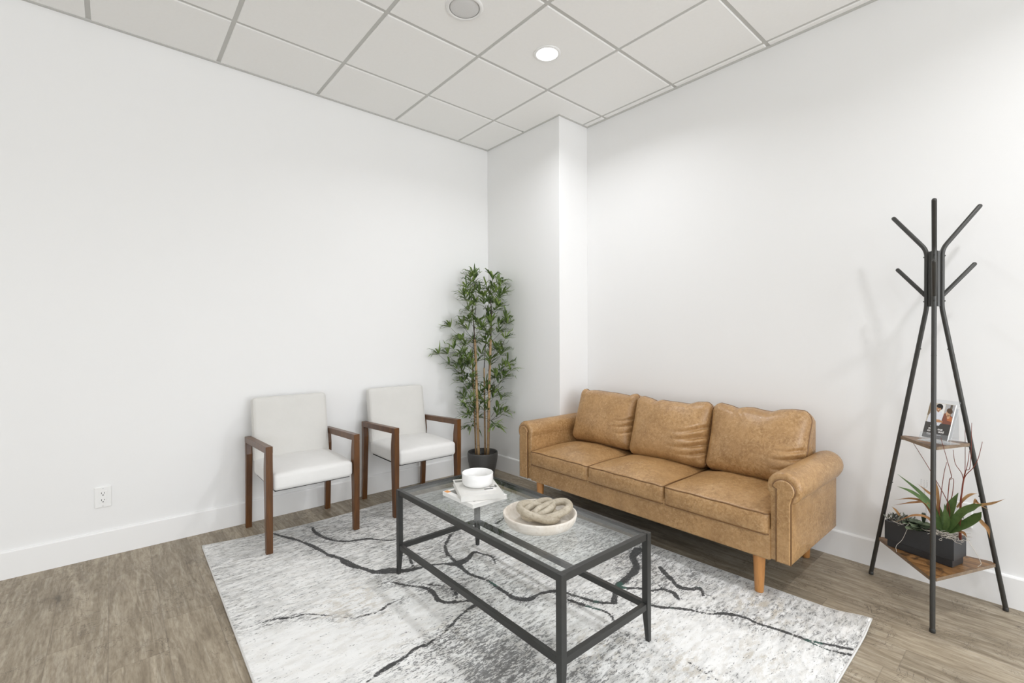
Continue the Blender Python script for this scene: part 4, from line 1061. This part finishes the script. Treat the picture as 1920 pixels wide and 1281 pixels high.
def planter():
    e1 = np.array([.26, .966, 0]); e2 = np.array([.966, -.26, 0]); ez = np.array([0, 0, 1.]); N = np.array([-.298, -3.200, 0]); Z = .2092
    Lg, Wd = .258, .112; C = N+e1*Lg/2+e2*Wd/2
    t = empty('planter_arrangement', (C[0], C[1], Z), 'black rectangular planter with green strap leaves, dried leaves and red twigs on the low shelf', 'potted plant')
    mb = MB(); obox(mb, C+ez*(Z+.016), e1, e2, ez, (Lg-.014, Wd-.014, .032), .002, seg=2); mb.build('planter_base', MT['planter'], t)
    mb = MB(); zt = .332
    o, i_, zb, zi = (Lg/2, Wd/2), (Lg/2-.006, Wd/2-.006), Z+.034, zt-.022
    def ring(h, z): return [C+e1*a*h[0]+e2*b*h[1]+ez*z for a, b in ((-1, -1), (-1, 1), (1, 1), (1, -1))]
    R = ring(o, zb)+ring(o, zt-.001)+ring((o[0]-.001, o[1]-.001), zt)+ring((i_[0]+.001, i_[1]+.001), zt)+ring(i_, zt-.001)+ring(i_, zi)
    F = [(j*4+k, j*4+(k+1) % 4, j*4+4+(k+1) % 4, j*4+4+k) for j in range(5) for k in range(4)]+[(0, 1, 2, 3), (20, 21, 22, 23)]
    F = [f[::-1] for f in F]; F[-2] = (0, 1, 2, 3)[::1]; F[-1] = (20, 21, 22, 23)[::-1]
    mb.add(R, F, 0, False); mb.build('planter_box', MT['planter'], t)
    mb = MB(); obox(mb, C+ez*(zi+.006), e1, e2, ez, (Lg-.014, Wd-.014, .010), .002); mb.build('soil', MT['soil'], t)
    rnd = random.Random(3)
    # moss
    mb = MB()
    for k in range(150):
        a = rnd.uniform(-.49, .02) if k < 110 else rnd.uniform(.1, .48); b = rnd.uniform(-.5, .5)
        if k < 110: a = -.49+abs(rnd.gauss(0, .22))
        p = Vector(C+e1*a*Lg*.98+e2*b*Wd*.98+ez*(zt+rnd.uniform(-.010, .012)))
        pts = [p]; ang = rnd.uniform(0, 6.28)
        for j in range(5):
            ang += rnd.uniform(-1.4, 1.4); q = pts[-1]+Vector((math.cos(ang)*.011, math.sin(ang)*.011, rnd.uniform(-.006, .006))); pts.append(q)
        tube(mb, smoothpath(pts, 3), rnd.uniform(.0006, .0011), 4)
    tag(mb.build('moss', MT['moss'], t), kind='stuff')
    for tw in TWIGS:
        mb = MB(); tw = [tuple(tw[0][:2])+(min(tw[0][2], .325),)]+tw; tube(mb, smoothpath(tw, 5), [.0021, .0017, .0013, .0009], 7)
        for j in range(1, len(tw)-1):
            pass
        mb.build('twig', MT['twig'], t)
    mb = MB()
    for path, w in GREEN:
        pts = smoothpath(path, 6); leafstrip(mb, pts, w*.85, rnd.uniform(.2, .8), .30, upv=(-.75, .1, .6), prof=lambda s: (.35+.65*math.sin(math.pi*min(1, s*.75+.18)))*(1 if s < .72 else max(.03, (1-s)/.28)**.7))
    mb.build('strap_leaves', MT['strap'], t)
    mb = MB()
    for path, w in BROWN:
        pts = smoothpath(path, 6); leafstrip(mb, pts, w*.8, rnd.uniform(.1, .9), .5, upv=(-.6, .3, .7), prof=lambda s: (.3+.7*math.sin(math.pi*min(1, s*.8+.15)))*(1 if s < .7 else max(.02, (1-s)/.3)))
    mb.build('dried_leaves', MT['dried'], t)
    # succulent rosettes
    mb = MB()
    for (c, n, L, wd) in ((Vector((-.222, -3.060, .338)), 12, .050, .018), (Vector((-.235, -3.095, .335)), 9, .056, .020), (Vector((-.262, -3.075, .325)), 6, .046, .020)):
        for k in range(n):
            a = 2.4*k+rnd.uniform(-.2, .2); el = .15+.9*k/n
            d = Vector((math.cos(a)*math.cos(el), math.sin(a)*math.cos(el), math.sin(el)))
            if d.z < .3: d = d+Vector((0, 0, .1))
            l = L*(1.1-.4*k/n); pts = [c+d*l*s+Vector((0, 0, -.012*s*s)) for s in (0, .25, .5, .75, .92, 1)]
            leafstrip(mb, pts, wd, rnd.uniform(.1, .9), .25, upv=(0, 0, 1), prof=lambda s: math.sin(math.pi*min(1, .12+s*.8))**.6*(1 if s < .9 else .55))
    c = Vector((-.213, -3.09, .345))
    for k in range(6):
        a = k*1.05; leafstrip(mb, [c+Vector((math.cos(a)*.006*s, math.sin(a)*.006*s, .055*s)) for s in (0, .3, .6, .85, 1)], .006, .0, .4, upv=(math.cos(a), math.sin(a), 0))
    mb.build('succulent', MT['succ'], t)
    mb = MB()
    for k in range(70):
        c = Vector(C+e1*Lg*rnd.uniform(.20, .50)+e2*Wd*rnd.uniform(-.45, .4)+ez*(zt+.002)); a = rnd.uniform(0, 6.28); el = rnd.uniform(.2, 1.1)
        d = Vector((math.cos(a)*math.cos(el), math.sin(a)*math.cos(el), math.sin(el))); l = rnd.uniform(.02, .042)
        leafstrip(mb, [c+d*l*s for s in (0, .3, .6, .85, 1)], .004, rnd.uniform(0, 1), .3)
    mb.build('grey_foliage', MT['grey'], t)
    for s in STRANDS:
        mb = MB(); tube(mb, smoothpath(s, 6), .0009, 5); mb.build('strand', MT['moss'], t)
    # clear plastic card pick
    pk = empty('card_pick', (-.216, -3.104, .335), 'clear plastic forked card pick standing in the black planter', 'card pick')
    mb = MB(); b = Vector((-.2155, -3.1035, .335)); tp = Vector((-.213, -3.091, .515)); tube(mb, [b, tp], .0022, 8)
    e = Vector((.12, .99, 0)).normalized()
    for k in (-1, 0, 1):
        q = tp+e*k*.010; tube(mb, smoothpath([tp, q+Vector((0, 0, .008)), q+Vector((0, 0, .038))], 4), .0019, 8)
    mb.build('pick', MT['acrylic'], pk)
planter()

# ------------------------------------------------------------------ brochure holder on the upper shelf
def holder():
    Z = .7386; w = np.array([-.436, -.900, 0]); n = np.array([-.900, .436, 0]); ez = np.array([0, 0, 1.])
    P0 = np.array([-.240, -3.078, Z]); Wd = .108; th = math.radians(19)
    t0 = empty('brochure_holder', tuple(P0+w*Wd/2-n*.03), 'clear acrylic brochure holder on the upper wooden shelf of the coat rack', 'brochure holder')
    upd = -n*math.sin(th)+ez*math.cos(th); nn = np.cross(w, upd); nn = nn if np.dot(nn, n) > 0 else -nn
    C = P0+w*Wd/2
    mb = MB(); obox(mb, C-n*.032+ez*.0011, w, n, ez, (Wd+.012, .085, .0022), .0004); mb.build('base_plate', MT['acrylic'], t0)
    mb = MB(); obox(mb, C-n*.004+upd*(.100)+ez*.0025-nn*.012, w, nn, upd, (Wd+.006, .0022, .195), .0004); mb.build('back_plate', MT['acrylic'], t0)
    mb = MB(); obox(mb, C-n*.002+upd*.020+ez*.0025+nn*.003, w, nn, upd, (Wd+.006, .0020, .036), .0004); mb.build('front_lip', MT['acrylic'], t0)
    mb = MB()
    # rear leg of the easel
    upb = n*math.sin(math.radians(10))+ez*math.cos(math.radians(10))
    q = C-n*.070+ez*.0025; top = C+upd*.170-nn*.014
    A = (top-q); L = np.linalg.norm(A); A = A/L; nb = np.cross(w, A)
    obox(mb, q+A*L*.5-nb*0, w, nb, A, (Wd+.004, .0020, L*.97), .0004); mb.build('rear_plate', MT['acrylic'], t0)
    # brochure
    Bc = C-n*.002+upd*(.022+.074)+ez*.004-nn*.0045; BW, BH, BT = .101, .164, .006
    t1 = empty('brochure', tuple(Bc), 'brochure with a photo of two people above a dark text panel, in the acrylic holder', 'brochure')
    mb = MB(); obox(mb, Bc, w, nn, upd, (BW, BT, BH), .0004); mb.build('pages', MT['paper'], t1)
    face = nn*(BT/2)
    cols = dict(sky=(.55, .50, .42), dark=(.060, .056, .052), skin=(.50, .26, .13), skin2=(.62, .37, .22), hair=(.018, .014, .012), hair2=(.10, .055, .03), coat=(.74, .76, .82), red=(.24, .085, .055), orange=(.50, .16, .06), white=(.85, .85, .84), shelf=(.25, .19, .12), grey=(.45, .45, .46), blue=(.25, .30, .42), logo=(.30, .33, .34), mint=(.35, .65, .55))
    mats = [plain('printed_'+k, v, .3, var=.12, scale=160) for k, v in cols.items()]; ix = {k: i for i, k in enumerate(cols)}
    mb = MB(); layer = [0]
    def poly(pts, col, ly):
        V = [Bc+face+nn*(.00012*ly)+w*(x*BW/2)+upd*(y*BH/2) for x, y in pts]
        F = [tuple(range(len(V)))]; a = np.cross(V[1]-V[0], V[2]-V[1])
        if np.dot(a, nn) < 0: F = [F[0][::-1]]
        mb.add(V, F, ix[col], False)
    def ell(cx_, cy_, rx, ry, col, ly, rot=0): poly([(cx_+rx*math.cos(a)*math.cos(rot)-ry*math.sin(a)*math.sin(rot), cy_+(rx*math.cos(a)*math.sin(rot)+ry*math.sin(a)*math.cos(rot))) for a in [2*math.pi*k/20 for k in range(20)]], col, ly)
    sq = lambda x0, x1, y0, y1: [(x0, y0), (x1, y0), (x1, y1), (x0, y1)]
    poly(sq(-.99, .99, -.99, .99), 'sky', 1)
    for x0, x1, c in ((-.99, -.80, 'shelf'), (-.78, -.62, 'blue'), (.30, .45, 'grey'), (.47, .99, 'grey'), (.62, .80, 'shelf'), (-.2, .25, 'white')): poly(sq(x0, x1, .25, .97), c, 2)
    poly(sq(-.99, .99, -.99, -.12), 'dark', 6)
    poly([(-.9, -.1), (-.85, .3), (-.62, .52), (-.28, .58), (.10, .50), (.28, .30), (.30, -.30), (-.1, -.36)], 'coat', 3)
    poly([(.28, .45), (.45, .50), (.95, .32), (.97, -.12), (.25, -.12), (.22, .1)], 'red', 3)
    poly([(.5, .40), (.95, .28), (.97, 0.05), (.62, .08)], 'orange', 4)
    ell(-.20, .68, .17, .17, 'skin', 4); ell(-.18, .84, .24, .12, 'hair', 5); ell(.02, .76, .07, .12, 'hair', 5)
    poly([(-.26, .60), (-.12, .60), (-.16, .48), (-.24, .48)], 'skin', 4)
    ell(-.20, .615, .06, .018, 'white', 5)
    ell(.60, .50, .19, .19, 'skin2', 5); ell(.66, .62, .24, .14, 'hair2', 6, -.3); poly([(.52, .40), (.78, .40), (.74, .2), (.6, .18)], 'skin2', 5)
    poly([(-.45, .06), (.05, .08), (.34, .0), (.32, -.06), (-.1, -.08), (-.45, -.02)], 'skin', 5)
    poly([(-.82, .1), (-.45, .1), (-.45, -.02), (-.85, -.02)], 'coat', 5)
    poly([(-.1, -.10), (.22, -.10), (.12, -.26), (-.05, -.26)], 'coat', 7)
    mb.build('printed_cover', mats, t1)
    def text(s, x, y, size, mat, ly=.0012):
        cu = bpy.data.curves.new('lettering', 'FONT'); cu.body = s; cu.size = size; cu.extrude = .0001; cu.offset = .0004*size/.012
        ob = bpy.data.objects.new('tmp', cu); COL.objects.link(ob)
        dg = bpy.context.evaluated_depsgraph_get(); me = bpy.data.meshes.new_from_object(ob.evaluated_get(dg))
        bpy.data.objects.remove(ob)
        V = [np.array(v.co) for v in me.vertices]; F = [tuple(p.vertices) for p in me.polygons]
        q = MB(); q.add([Bc+face+nn*(ly+v[2])-0*n+w*(x*BW/2+v[0])+upd*(y*BH/2+v[1]) for v in V], F, 0, False)
        return q
    white = MT['whitep']
    L = MB()
    for s, x, y, sz in (('St', -.42, -.22, .0135), ('tec', -.52, -.37, .0135), ('mo     out', -.62, -.51, .0135), ('med     ood', -.66, -.64, .0135)):
        q = text(s, x, y, sz, white); L.add(q.v, q.f, 0, False)
    for x0, x1, y in ((-.68, -.12, -.76), (.05, .45, -.80), (-.66, -.2, -.82)): L.add([Bc+face+nn*.0012+w*(x*BW/2)+upd*(yy*BH/2) for x, yy in sq(x0, x1, y, y+.028)], [(0, 1, 2, 3)], 0, False)
    L.build('lettering', white, t1)
holder()
